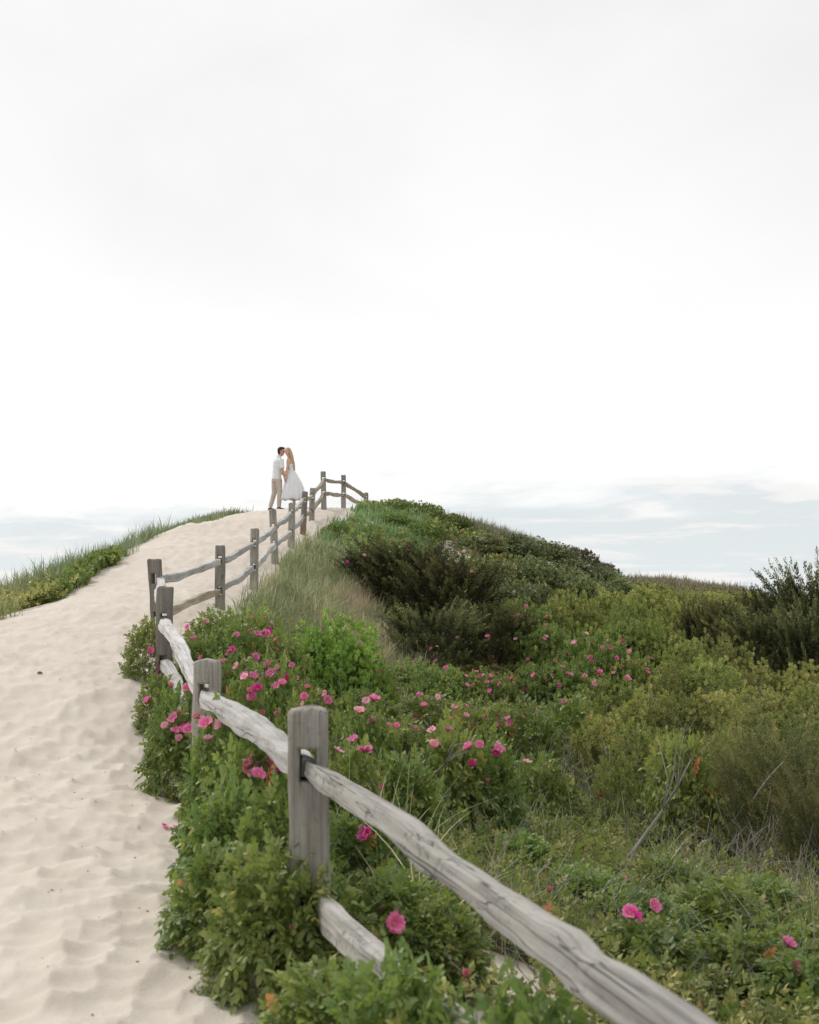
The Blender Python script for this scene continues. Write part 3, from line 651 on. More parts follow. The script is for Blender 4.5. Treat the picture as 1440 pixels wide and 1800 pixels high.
B = [
 # rose bushes spilling onto the path, far to near
 ('rose_mid', 258, 10.6, 1100, 76, 'small dark rose bush with one pink bloom on the sand left of the third post'),
 ('rose_mid', 285, 9.2, 1192, 95, 'small rose bush at the sand edge under the low end of the third post'),
 ('rose_mid', 312, 8.3, 1212, 100, 'rose bush hiding the low broken rail left of the second post'),
 ('rose_near', 322, 7.4, 1252, 130, 'rose bush with a magenta bloom leaning onto sand left of the second post'),
 ('rose_near', 395, 6.1, 1275, 150, 'rose bush with pale pink blooms at the foot of the second post'),
 ('rose_near', 455, 5.4, 1318, 180, 'rose bush growing up under the rail between first and second posts'),
 ('rose_near', 400, 5.0, 1400, 150, 'narrow upright rose bush edging the sand between the two nearest posts'),
 ('rose_near', 500, 4.75, 1400, 190, 'rose bush with a deep magenta bloom just behind the nearest post'),
 ('rose_near', 385, 4.45, 1500, 170, 'rose bush overhanging the sand farthest left of the nearest post'),
 ('rose_near', 490, 4.05, 1500, 240, 'large dark green rose bush wrapped around the foot of the nearest post'),
 ('rose_near', 560, 4.15, 1560, 110, 'rose bush filling the corner between nearest post and lower rail'),
 ('rose_near', 560, 3.25, 1722, 190, 'rose bush at the bottom edge where the sand meets the lower rail'),
 ('rose_near', 700, 2.9, 1708, 230, 'rose bush with a large pink bloom in front of the lower rail'),
 ('rose_near', 905, 2.6, 1775, 200, 'rose bush under the long rail at the bottom edge of the view'),
 ('rose_near', 1050, 5.9, 1552, 150, 'rose bush with two red buds left of the tallest lower right bush'),
 ('rose_near', 1340, 6.6, 1575, 150, 'rose bush behind the tallest lower right bush, toward the right edge'),
 ('rose_near', 1165, 6.8, 1548, 140, 'rose bush beside the foot of the long bare branch'),
 # behind the near fence
 ('rose_near', 640, 5.3, 1440, 190, 'rose bush right of the nearest post beneath the long rail'),
 ('rose_near', 690, 4.5, 1545, 190, 'rose bush with a magenta bloom seen under the long rail'),
 ('rose_near', 765, 4.3, 1600, 130, 'rose bush behind the lower rail beside a small sand patch'),
 ('rose_near', 1010, 5.9, 1590, 160, 'low rose bush just right of the long rail, left of the twin magenta blooms'),
 ('rose_near', 1130, 5.6, 1612, 190, 'rose bush bearing twin magenta blooms in the lower right'),
 ('rose_near', 1250, 5.9, 1556, 210, 'tallest rose bush of the lower right, rounded top and salmon bud'),
 ('rose_near', 1300, 5.1, 1680, 200, 'rose bush at the bottom edge right of the long rail end'),
 ('rose_near', 1405, 5.5, 1640, 160, 'rose bush with two small pink blooms at the lower right edge'),
 ('rose_near', 1130, 4.9, 1725, 180, 'rose bush pressed against the far side of the long rail near the bottom'),
 ('rose_near', 1420, 4.8, 1755, 180, 'rose bush in the bottom right corner'),
 ('rose_near', 920, 6.6, 1530, 130, 'small rose bush behind the middle of the long rail'),
 # rose thicket behind fence, mid
 ('rose_mid', 380, 12.2, 1082, 130, 'dense rose bush just right of the third post, mossy green top'),
 ('rose_mid', 445, 12.0, 1078, 130, 'rose bush with four salmon buds below the straw grass'),
 ('rose_mid', 358, 10.6, 1125, 90, 'rose bush hugging the pale sloping rail on its right side'),
 ('rose_mid', 425, 10.6, 1108, 140, 'rose bush with a row of pink blooms left of the bright green shrub'),
 ('rose_mid', 490, 10.6, 1130, 130, 'rose bush touching the left foot of the bright green shrub'),
 ('rose_mid', 410, 9.2, 1160, 140, 'rose bush covered in pale blooms behind the second post'),
 ('rose_mid', 480, 9.0, 1175, 150, 'rose bush with a large pink bloom midway along the thicket behind the second rail'),
 ('rose_mid', 555, 8.8, 1222, 140, 'rose bush with a big pale pink bloom below the bright green shrub'),
 ('rose_mid', 430, 7.9, 1205, 130, 'rose bush right behind the rail leaving the second post'),
 ('rose_mid', 520, 7.4, 1250, 130, 'rose bush behind the top of the nearest post, veiled by arching grass'),
 ('rose_mid', 630, 7.8, 1255, 160, 'rose bush with a two-tone bloom right of the nearest post top'),
 ('rose_near', 610, 6.2, 1330, 130, 'rose bush with a pale bloom touching the right side of the nearest post'),
 ('rose_near', 710, 6.8, 1340, 150, 'rose bush with orange dying leaves right of the nearest post'),
 ('rose_near', 790, 7.6, 1290, 150, 'rose bush holding a large bright pink bloom in mid field'),
 ('rose_near', 855, 7.7, 1318, 140, 'rose bush with a cluster of four pink blooms in mid field'),
 ('rose_mid', 700, 9.8, 1268, 170, 'low rose bush in the middle field with two small pink blooms'),
 ('rose_mid', 640, 11.4, 1222, 150, 'rose bush below the straw grass slope right of the bright shrub'),
 ('rose_mid', 750, 12.0, 1225, 160, 'rose bush with a tall narrow pink bloom in the centre field'),
 ('rose_mid', 835, 11.2, 1240, 160, 'rose bush with faded salmon blooms in the centre field'),
 ('rose_mid', 920, 10.8, 1248, 160, 'rose bush with a pale bloom left of the olive bayberries'),
 ('rose_mid', 1000, 11.6, 1232, 150, 'rose bush with two pale pink blooms beside the olive bayberries'),
 ('rose_mid', 950, 8.8, 1335, 150, 'sparse rose bush with one pale bloom among grey dead twigs'),
 # far rose band
 ('rose_far', 710, 16.5, 1168, 160, 'rose bush at the left foot of the big dark juniper'),
 ('rose_far', 790, 15.8, 1180, 150, 'rose bush directly under the big dark juniper'),
 ('rose_far', 860, 15.6, 1190, 150, 'rose bush at the right foot of the big dark juniper'),
 ('rose_far', 935, 16.2, 1175, 150, 'rose bush in the blooming band, just right of the big juniper'),
 ('rose_far', 1000, 16.0, 1172, 150, 'rose bush covered in pink blooms in the centre of the blooming band'),
 ('rose_far', 1075, 16.4, 1140, 150, 'dark rose bush with magenta blooms, highest of the blooming band'),
 ('rose_far', 1125, 15.8, 1165, 120, 'rose bush at the right end of the blooming band'),
 ('rose_far', 960, 19.5, 1105, 150, 'rose bush right of the big juniper, halfway up its height'),
 ('rose_far', 1030, 18.6, 1118, 150, 'rose bush behind the magenta blooms, left of the olive shrubs'),
 ('rose_far', 1100, 20.5, 1100, 150, 'blue-green rose bush below the olive hillside shrubs'),
 ('rose_far', 1170, 20.0, 1108, 140, 'blue-green rose bush left of the dark junipers at right'),
 ('rose_far', 900, 22.5, 1060, 140, 'rose bush behind the right shoulder of the big juniper'),
 ('rose_far', 960, 23.0, 1068, 130, 'rose bush in front of the dark shrubs on the dune side'),
 # rose scrub on the dune crest
 ('rose_far', 700, 33.0, 880, 90, 'rose bush topping the dune crest right of the last fence post'),
 ('rose_far', 745, 33.0, 886, 90, 'reddish-tipped rose bush on the dune crest'),
 ('rose_far', 795, 32.5, 905, 80, 'rose bush on the crest left of the dry grass'),
 ('rose_far', 700, 30.8, 905, 70, 'rose bush just below the crest beside the upper sand patch'),
 ('rose_far', 745, 30.0, 918, 90, 'rose bush above the lower sand patch on the dune'),
 ('rose_far', 640, 28.0, 935, 90, 'rose bush on the dune shoulder below the far posts'),
 ('rose_far', 700, 26.5, 950, 100, 'rose bush on the dune above the big dark juniper'),
 ('rose_far', 665, 24.5, 985, 100, 'rose bush with salmon buds at the upper left of the big juniper'),
 ('rose_far', 590, 27.5, 925, 60, 'low green rose bush beside the lone reddish post'),
 # dark shrubs on the dune flank
 ('plum', 842, 30.5, 950, 100, 'dark green shrub at the upper left of the flank thicket, below dry grass'),
 ('plum', 900, 31.5, 942, 110, 'dark green shrub with pale blossom under the dry crest grass'),
 ('plum', 958, 32.5, 952, 110, 'dark green shrub on the skyline right of the dry crest grass'),
 ('rusty', 1012, 34.0, 965, 80, 'rusty brown shrub on the falling skyline'),
 ('rusty', 1052, 34.5, 990, 70, 'rusty brown shrub lower down the skyline'),
 ('plum', 1010, 31.5, 985, 110, 'dark green shrub under the rusty skyline shrubs'),
 ('plum', 1065, 31.5, 1008, 110, 'dark green shrub at the right tip of the flank thicket'),
 ('plum', 862, 27.5, 985, 120, 'bushy dark shrub in the middle of the flank, above the juniper shoulder'),
 ('plum', 925, 28.0, 985, 130, 'broad dark shrub speckled with white blossom, centre of the flank'),
 ('plum', 990, 28.0, 1008, 120, 'dark shrub at centre right of the flank'),
 ('plum', 1045, 28.5, 1022, 110, 'dark shrub lowest right on the flank beside olive shrubs'),
 ('plum', 880, 25.0, 1025, 110, 'dark shrub touching the right side of the big juniper'),
 ('plum', 945, 25.0, 1035, 110, 'dark shrub at the foot of the flank above the roses'),
 ('bright', 815, 26.5, 985, 110, 'fresh green shrub between the big juniper and the dark flank shrubs'),
 ('bright', 838, 31.0, 935, 70, 'small yellow-green shrub among the dry crest grass'),
 # bright green near the fence
 ('bright', 588, 12.4, 1086, 180, 'bright lime green shrub, largest, behind the rose thicket near the fence'),
 ('bright', 528, 12.8, 1118, 120, 'darker left half of the bright green shrub clump near the fence'),
 ('bright', 645, 12.4, 1150, 120, 'lower right bright green shrub beside the straw grass'),
 # olive bayberries, far
 ('bay_far', 1010, 24.0, 1050, 120, 'olive bayberry at the left end of the hillside row under the dark shrubs'),
 ('bay_far', 1070, 25.0, 1045, 130, 'olive bayberry below the right tip of the dark flank thicket'),
 ('bay_far', 1130, 28.0, 1038, 130, 'olive bayberry below the distant grassy mound'),
 ('bay_far', 1195, 29.0, 1046, 130, 'olive bayberry right below the far dry mound end'),
 ('bay_far', 1110, 22.5, 1070, 120, 'olive bayberry in the hillside row, just above the blue-green roses'),
 ('bay_far', 1180, 23.5, 1068, 120, 'olive bayberry left of the smallest dark juniper'),
 ('bay_far', 1130, 36.0, 1028, 110, 'distant olive bayberry at the foot of the dune skyline'),
 ('bay_far', 1240, 36.0, 1045, 120, 'distant brownish bayberry on the low skyline'),
 ('bay_far', 1300, 40.0, 1044, 130, 'distant brownish bayberry between mound and right junipers'),
 ('bay_far', 1250, 27.0, 1058, 110, 'olive bayberry behind the smallest dark juniper'),
 # olive bayberries, mid and near
 ('bay', 1215, 16.2, 1128, 120, 'tall olive bayberry in front of the right junipers, left one'),
 ('bay', 1275, 16.5, 1118, 120, 'tall olive bayberry in front of the right junipers, right one'),
 ('bay', 1180, 14.5, 1165, 130, 'brownish bayberry right of the blooming band'),
 ('bay', 1250, 14.3, 1160, 130, 'brownish bayberry in the middle of the right thicket'),
 ('bay', 1335, 15.0, 1160, 130, 'bayberry under the shadow of the right junipers'),
 ('bay', 1405, 14.6, 1165, 130, 'bayberry at the right edge under the junipers'),
 ('bay', 1065, 13.6, 1196, 130, 'yellow-green bayberry mound just below the blooming band'),
 ('bay', 1130, 12.8, 1212, 130, 'yellow-green bayberry right of the mound below the roses'),
 ('bay', 1200, 12.4, 1222, 120, 'yellow-green bayberry in the centre of the right field'),
 ('bay', 1270, 12.4, 1218, 130, 'yellow-green bayberry below the brownish thicket'),
 ('bay', 1350, 12.6, 1208, 130, 'pale bayberry among brown twigs near the right edge'),
 ('bay', 1425, 12.6, 1205, 120, 'brown twiggy bayberry at the right edge'),
 ('bay', 1050, 11.0, 1262, 130, 'olive bayberry beside the pair of pale pink roses'),
 ('bay', 1120, 10.6, 1270, 130, 'olive bayberry below the centre of the bayberry field'),
 ('bay', 1190, 10.0, 1285, 120, 'olive bayberry left of the green leafy sapling'),
 ('bay', 1265, 9.8, 1290, 120, 'olive bayberry left of the near olive juniper'),
 ('bay', 1300, 10.8, 1262, 120, 'olive bayberry behind the near olive juniper, left'),
 ('bay', 1390, 11.2, 1250, 140, 'olive bayberry behind the near olive juniper, right'),
 ('bay', 1085, 9.2, 1335, 110, 'lowest sparse bayberry at the edge of the twiggy hollow'),
 ('rose_near', 1205, 8.8, 1312, 130, 'dark green leafy rose sapling without blooms in the right field'),
 # junipers
 ('juniper', 715, 22.2, 962, 190, 'big dark juniper below the dune crest, tallest left dome'),
 ('juniper', 790, 21.2, 985, 190, 'big dark juniper below the dune crest, middle part'),
 ('juniper', 865, 19.8, 1075, 150, 'low right skirt of the big dark juniper'),
 ('juniper', 650, 22.5, 1005, 110, 'brownish left side of the big dark juniper by the straw grass'),
 ('juniper', 760, 18.6, 1075, 170, 'front skirt of the big dark juniper above the roses'),
 ('juniper', 1235, 20.5, 1073, 75, 'smallest dark juniper, left end of the right-hand juniper group'),
 ('juniper', 1300, 20.0, 1068, 160, 'dark juniper with a thin upright leader at the right'),
 ('juniper', 1360, 20.0, 1052, 160, 'dark juniper with feathery top, second from the right edge'),
 ('juniper', 1430, 19.0, 1016, 180, 'tallest dark juniper cut off by the right edge'),
 ('juniper', 1340, 17.6, 1090, 150, 'dark juniper in front of the right-hand group'),
 ('juniper', 1425, 17.0, 1080, 140, 'dark juniper in front of the tallest one at the right edge'),
 ('juniper_near', 1395, 8.6, 1290, 200, 'near olive juniper at the right edge with reddish tips'),
 ('juniper_near', 1320, 9.3, 1325, 120, 'near olive juniper, smaller left companion'),
 ('juniper_near', 1450, 7.6, 1380, 150, 'near olive juniper cut by the right edge above the corner'),
]
for q_ in B: bush(*q_)
print('bushes', len(BUSH))

# ------------------------------------------------------------------ grass (stuff)
def blades(name, x, y, hgt, mat, width=0.007, lean=0.35, label='', wind=(0.5, -0.1), seg=4, bend=0.5, cat='grass', tsh=0.0):
    n = len(x); z = H(x, y) - 0.015; ti_ = np.arange(n) // 12; tr_ = rng.random((n // 12 + 2, 3))[ti_]; a = tr_[:, 0] * 2 * np.pi + rng.normal(0, .8, n)
    ld = np.stack([np.cos(a), np.sin(a)], 1) * lean * rng.random(n)[:, None] + np.array(wind) * rng.uniform(-.2, 1.2, n)[:, None] * bend
    hh = hgt * rng.uniform(.5, 1.2, n) * (.65 + .6 * tr_[:, 1]) * (.6 + .9 * fbm(x * 2.2, y * 2.2, 2, 57)); fa = rng.uniform(0, 2 * np.pi, n); wx = np.stack([np.cos(fa), np.sin(fa)], 1)
    w_ = width * rng.uniform(.6, 1.2, n) * np.clip(y / 11, .8, 2.2)
    V = np.zeros((n, (seg + 1) * 2, 3))
    for k in range(seg + 1):
        s = k / seg; off = ld * (hh * s ** 1.8)[:, None]; zz = z + hh * (s - 0.28 * s * s * np.linalg.norm(ld, axis=1) * 2)
        ww = (w_ * (1 - s ** 2.2) + .0006)[:, None] * wx / 2
        V[:, 2 * k, :2] = np.stack([x, y], 1) + off - ww; V[:, 2 * k, 2] = zz
        V[:, 2 * k + 1, :2] = np.stack([x, y], 1) + off + ww; V[:, 2 * k + 1, 2] = zz
    f = np.concatenate([[2 * k, 2 * k + 1, 2 * k + 3, 2 * k + 2] for k in range(seg)])
    L = (f[None] + (np.arange(n) * (seg + 1) * 2)[:, None]).ravel()
    if cat == 'bank': pass
    tn = np.clip(.42 + tsh + rng.normal(0, .22, n) + .55 * (tr_[:, 2] - .5) + .5 * (fbm(x * 3, y * 3, 2, 55) - .4), 0, 1)
    me = mesh_np(name, V, L, np.full(n * seg, 4), np.repeat(tn, seg))
    return tag(link(name, me, None, [mat]), label, cat, kind='stuff')
def scatter(n, x0, x1, y0, y1, mask, clump=0.0, nc=0):
    """random ground points, optionally in tufts"""
    k = int(n * 1.0); 
    if clump:
        m = max(1, n // nc); cx_ = rng.uniform(x0, x1, m * 3); cy_ = rng.uniform(y0, y1, m * 3); ok = mask(cx_, cy_); cx_, cy_ = cx_[ok][:m], cy_[ok][:m]
        x = np.repeat(cx_, nc) + rng.normal(0, clump, len(cx_) * nc); y = np.repeat(cy_, nc) + rng.normal(0, clump, len(cx_) * nc)
        return x, y
    x = rng.uniform(x0, x1, k); y = rng.uniform(y0, y1, k); ok = mask(x, y); return x[ok], y[ok]
def pxmask(poly, extra=None):
    def f(x, y):
        a, b = topx(x, y, H0(x, y)); o = inpoly(a, b, poly)
        if extra is not None: o &= extra(x, y)
        return o
    return f
nosand = lambda x, y: litter(x, y) > 0.25
lb = lambda x, y: (x < np.interp(y, LY, EXL) - 0.22 + 0.9 * (fbm(x, y * 1.2, 3, 77) - .45))
holes = lambda x, y: fbm(x * 1.1, y * 1.1, 3, 91) > .42
sp_ok = lambda x, y: ((x + 5.75) ** 2 + (y - 25.4) ** 2 > .35) & ((x + 5.7) ** 2 + (y - 27.2) ** 2 > .2)
x, y = scatter(24000, -10.5, -4.6, 11, 28.3, lambda x, y: lb(x, y) & holes(x, y) & sp_ok(x, y) & (rng.random(len(x)) < .5), .10, 22)
blades('beach_grass', x, y, .44, M_grassP, .0075, .65, 'windblown green beach grass along the left bank of the path', (.45, -.1), tsh=-.02)
x, y = scatter(9000, -9, -5.5, 11, 20, lambda x, y: lb(x + .5, y) & (rng.random(len(x)) < .5), .15, 30)
blades('dry_beach_grass', x, y, .42, M_straw, .007, .4, 'straw coloured grass mixed into the lower left bank', (.5, -.1))
x, y = scatter(7000, -6.9, -4.3, 29.5, 34.5, lambda x, y: lb(x, y) & (x > -6.8), .12, 26)
blades('crest_grass', x, y, .26, M_grassP, .010, .6, 'short green grass on the crest left of the couple', (.4, 0))
SLOPE = [(448, 1052), (452, 1010), (500, 968), (545, 958), (590, 985), (625, 1020), (640, 1060), (690, 1130), (760, 1200), (740, 1235), (650, 1190), (600, 1150), (520, 1130), (470, 1105), (420, 1085)]
x, y = scatter(32000, -2.9, 1.2, 12.5, 30, pxmask(SLOPE, lambda x, y: (x > np.interp(y, EY, EXR) - .15) & (fbm(x * 2, y * 2, 2, 99) > .27)), .075, 26)
blades('beach_grass', x, y, .46, M_grass, .0085, .75, 'pale green and straw beach grass on the slope right of the fence', (.5, -.3), tsh=.02)
x, y = scatter(9000, -2.9, 1.2, 12.5, 30, pxmask(SLOPE, lambda x, y: x > np.interp(y, EY, EXR)), .16, 14)
blades('bent_dead_grass', x, y, .40, M_straw, .007, 1.3, 'bent dead straw lying through the slope grass beside the fence', (.5, -.3), tsh=.2)
x, y = scatter(9000, -2.3, 1.0, 22, 32.5, lambda x, y: nosand(x, y) & (fbm(x * 1.3, y * 1.3, 3, 98) > .42), .08, 24)
blades('beach_grass', x, y, .36, M_grassG, .009, .7, 'scattered green grass tufts on the dune shoulder above the slope', (.4, -.1))
SL2 = [(560, 1100), (600, 1040), (640, 1060), (700, 1140), (780, 1230), (740, 1250), (650, 1200), (600, 1160)]
x, y = scatter(16000, -1.8, 1.2, 12, 24, pxmask(SL2), .12, 30)
blades('dry_beach_grass', x, y, .42, M_straw, .007, .5, 'dead straw grass between the bright green shrub and the big juniper', (.6, -.5), bend=.9)
CR = lambda x, y: (x > 1.2) & (x < 5.9) & (y > 32.2) & (y < 37.5)
x, y = scatter(26000, 1.0, 6, 31.5, 37.5, CR, .14, 26)
blades('crest_dry_grass', x, y, .44, M_grassB, .012, .6, 'dry brownish grass topping the dune crest', (.4, 0), tsh=.05)
x, y = scatter(14000, -1.9, 0.6, 28, 35, lambda x, y: nosand(x, y) | ((x > np.interp(y, EY, EXR) + .3) & (fbm(x * 2, y * 2, 2, 96) > .38)), .10, 24)
blades('crest_grass', x, y, .28, M_grassG, .012, .4, 'green grass around the last fence posts on the crest', (.4, 0))
x, y = scatter(22000, 8.5, 18, 52, 62, lambda x, y: (x - 12.2) ** 2 / 16 + (y - 58) ** 2 / 30 < 1.3, .2, 20)
blades('mound_grass', x, y, .5, M_grassB, .017, .8, 'dry grass covering the distant mound on the skyline', (.3, 0))
x, y = scatter(9000, -2.6, -.9, 11.6, 17.5, lambda x, y: x > np.interp(y, EY, EXR) + .1, .09, 30)
blades('beach_grass', x, y, .30, M_grassG, .007, .5, 'green grass tuft at the foot of the fifth post from the front', (.3, -.3))
# grass mixed through the rose thicket and the hollow
x, y = scatter(16000, -1.6, 6, 4.2, 15, lambda x, y: nosand(x, y) & (x > np.interp(y, EY, EXR) + .5) & (fbm(x * 1.2, y * 1.2, 3, 5) > .5), .10, 22)
blades('hollow_grass', x, y, .42, M_grassG, .006, .6, 'green grass blades growing through the shrubs of the hollow', (.3, -.2), tsh=.1)
x, y = scatter(7000, -1.2, 7, 4.5, 14, lambda x, y: nosand(x, y) & (x > np.interp(y, EY, EXR) + .4) & (fbm(x * .9, y * .9, 3, 15) > .52), .12, 20)
blades('dry_hollow_grass', x, y, .36, M_straw, .005, .8, 'dead straw blades on the floor of the hollow', (.3, -.2))
# arching pale blades in and around the near roses
x, y = scatter(130, -1.3, 0.1, 3.7, 8.5, lambda x, y: (x > np.interp(y, EY, EXR) + .6), .06, 7)
blades('arching_grass', x, y, .70, M_grass, .007, 1.0, 'long arching pale grass blades among the nearest roses', (.2, -.25), seg=8, bend=1.0, tsh=.25)

# ------------------------------------------------------------------ leafy undergrowth (stuff)
def carpet(name, x, y, tpls, sc, mat, label, hmax=.18, upb=.5, tsh=0.0):
    sp = Soup(); n = len(x); z = H(x, y) + rng.random(n) * hmax
    ax = rng.normal(0, .45, (n, 3)); ax[:, 2] += upb; Rm = frames(ax, rng.normal(0, 1, (n, 3)))
    tn = np.clip(.4 + tsh + rng.normal(0, .2, n), 0, 1); p = np.stack([x, y, z], 1); s_ = sc * rng.uniform(.7, 1.25, n) * np.clip(y / 12, .75, 2.0); k = len(tpls)
    for i in range(k): inst(sp, tpls[i], p[i::k], Rm[i::k], s_[i::k], tn[i::k])
    return tag(link(name, sp.mesh(name), None, [mat]), label, 'undergrowth', kind='stuff')
y = rng.uniform(3.7, 11, 700); x = np.interp(y, EY, EXR) + .12 + rng.normal(0, .07, 700)
carpet('rose_runners', x, y, [C2, SPR[0], C3], .6, M_rose, 'small rose runners and seedlings creeping onto the sand', .008, .25)
vis = lambda x, y: np.abs(x / y) < .42
c1 = lambda x, y: vis(x, y) & nosand(x, y) & (x > np.interp(y, EY, EXR) + .25) & (fbm(x * .8, y * .8, 3, 44) > .30)
x, y = scatter(26000, -1.5, 4.5, 3.6, 11, c1)
carpet('leafy_undergrowth', x, y, SPR, 1.1, M_carpet, 'low green undergrowth on the floor of the near hollow', .16)
x, y = scatter(6500, -1.5, 4.5, 3.8, 11, c1)
carpet('rose_undergrowth', x, y, [C3, C2], .9, M_rose, 'rose shoots spreading between the near bushes', .28, .3)
x, y = scatter(30000, -1.6, 9, 11, 24, lambda x, y: vis(x, y) & nosand(x, y) & ~inpoly(*topx(x, y, H0(x, y)), SLOPE))
carpet('leafy_undergrowth', x, y, SPF, .85, M_carpet, 'green undergrowth filling the middle of the hollow', .24)
x, y = scatter(30000, -1.5, 16, 22, 40, lambda x, y: vis(x, y) & nosand(x, y) & ~inpoly(*topx(x, y, H0(x, y)), SLOPE) & (fbm(x * .7, y * .7, 3, 64) > .33))
carpet('leafy_undergrowth', x, y, SPF, .75, M_carpet, 'low green cover on the dune side and far hollow', .25)
x, y = scatter(16000, 2.5, 26, 26, 62, lambda x, y: vis(x, y) & ((x - 12.2) ** 2 / 16 + (y - 58) ** 2 / 30 > 1.1))
carpet('olive_undergrowth', x, y, BAY, .62, M_bay, 'olive brown scrub covering the far side of the hollow', .15, .5)
x, y = scatter(9000, 1.2, 8, 9, 19, lambda x, y: vis(x, y) & (x / y > .13) & (fbm(x * .7, y * .7, 3, 65) > .40))
carpet('olive_undergrowth', x, y, BAY, .9, M_bay, 'olive bayberry shoots between the shrubs of the right field', .35)
x, y = scatter(2600, -8.5, -5.2, 12, 19.5, lambda x, y: lb(x, y))
carpet('leafy_undergrowth', x, y, SPR, 1.0, M_carpet, 'broad-leaved green plants low on the left bank', .22)
x, y = scatter(1500, -5.9, -5.25, 18, 22.5, lambda x, y: lb(x, y))
carpet('leafy_undergrowth', x, y, SPF, 1.0, M_rose, 'bright green plants where the left bank meets the sand', .18)

# ------------------------------------------------------------------ dead twigs (stuff) and branches
def twigs(name, x, y, label, L=.4, rad=.0028, mat=M_twig, up=.6):
    sp = Soup()
    z = H(x, y)
    for i in range(len(x)):
        a = random.uniform(0, 6.28); l = L * random.uniform(.5, 1.2); el = random.uniform(.15, 1.3) * up + .1; p = np.array([x[i], y[i], z[i] - .02]); d = np.array([math.cos(a) * math.cos(el), math.sin(a) * math.cos(el), math.sin(el)])
        pts = [p]
        for k in range(4):
            d = d + np.array([random.gauss(0, .18), random.gauss(0, .18), random.gauss(-.02, .12)]); d /= np.linalg.norm(d); p = p + d * l / 4; pts.append(p)
            if k in (1, 2) and random.random() < .7:
                e = d + np.array([random.gauss(0, .6), random.gauss(0, .6), random.gauss(.2, .3)]); e /= np.linalg.norm(e)
                tube(sp, [p, p + e * l * .2, p + (e + np.array([0, 0, .3])) * l * .35], [rad * .7, rad * .5, rad * .25], 3)
        tube(sp, pts, [rad, rad * .9, rad * .75, rad * .55, rad * .3], 3)
    return tag(link(name, sp.mesh(name), None, [mat]), label, 'dead twigs', kind='stuff')
x, y = scatter(3600, -.2, 4.6, 4.8, 13, lambda x, y: vis(x, y) & nosand(x, y) & (fbm(x * .9, y * .9, 3, 101) > .44))
twigs('dead_twigs', x, y, 'tangle of bare grey twigs among the shrubs of the hollow', .62, .0036)
x, y = scatter(2200, 2.0, 8, 9.5, 18, lambda x, y: vis(x, y) & (x / y > .17) & (fbm(x * .8, y * .8, 3, 111) > .45))
twigs('dead_twigs', x, y, 'brown bare twigs standing in the right-hand bayberry field', .6, .004, M_stem, 1.0)
x, y = scatter(800, -1.2, .6, 3.2, 8, lambda x, y: (x > np.interp(y, EY, EXR) + .3) & nosand(x, y))
twigs('dead_twigs', x, y, 'dry stems under the nearest rose bushes', .35)
def branch(name, pts, r0, label, cat='branch', forks=5, seed=1, mat=M_twig, fl=.35):
    rs = random.Random(seed); o = empty(name, pts[0]); tag(o, label, cat); P0 = np.array(pts[0]); sp = Soup()
    pp = [np.array(p) - P0 for p in pts]; rad = [r0 * (1 - .75 * i / (len(pp) - 1)) for i in range(len(pp))]; tube(sp, pp, rad, 6); link('stem', sp.mesh('stem', True), o, [mat])
    sp = Soup()
    for k in range(forks):
        i = rs.randrange(1, len(pp)); p = pp[i]; d = pp[i] - pp[i - 1]; d = d / np.linalg.norm(d)
        e = d + np.array([rs.gauss(0, .4), rs.gauss(0, .4), rs.gauss(.1, .3)]); e /= np.linalg.norm(e); l = fl * rs.uniform(.5, 1.1)
        q2 = p + e * l * .5 + np.array([0, 0, rs.uniform(-.02, .04)]); tube(sp, [p, q2, q2 + (e + np.array([rs.gauss(0, .3), 0, rs.gauss(0, .3)])) * l * .5], [rad[i] * .6, rad[i] * .4, rad[i] * .2], 4); link('side_twig', sp.mesh('side_twig'), o, [mat]); sp = Soup()
    return o
branch('dead_branch', [P(1075, 1550, 7.0), P(1125, 1480, 7.1), P(1165, 1425, 7.2), P(1192, 1380, 7.3), P(1215, 1335, 7.35)], .013, 'long bare grey branch slanting up from the hollow floor', forks=9, seed=3, fl=.45)
branch('dead_branch', [P(1325, 1405, 7.6), P(1345, 1375, 7.6), P(1362, 1355, 7.6), P(1378, 1338, 7.6)], .007, 'short bare branch crossing the near olive juniper', forks=3, seed=5, fl=.15)
branch('dead_branch', [P(752, 1372, 7.4), P(780, 1345, 7.35), P(808, 1322, 7.3), P(820, 1312, 7.3)], .007, 'bundle of grey dead stems left of the four pink blooms', forks=9, seed=8, fl=.3)
zt_ = lambda px, d: P(px, 0, d)[:2]
def onsand(px, py, d0=6.0):
    d = d0
    for _ in range(60):
        x = (px - CX) / F * d; g = float(H(np.array([x]), np.array([d]))[0]); 
        if g > -.05 * 0 - 1e-3: break
        d = d * .5 + .5 * (-g * F / (py - HY))
    return x, d, g
def sandpts(pl, d0): return [tuple(np.array(onsand(a, b, d0)) + (0, 0, c)) for a, b, c in pl]
branch('fallen_twig', sandpts([(352, 1366, .03), (335, 1360, .012), (322, 1352, .02), (308, 1344, .008), (300, 1342, .004)], 7.5), .0045, 'thin dark twig lying on the sand beside the rose bush', 'twig', 2, 4, M_stem, .06)

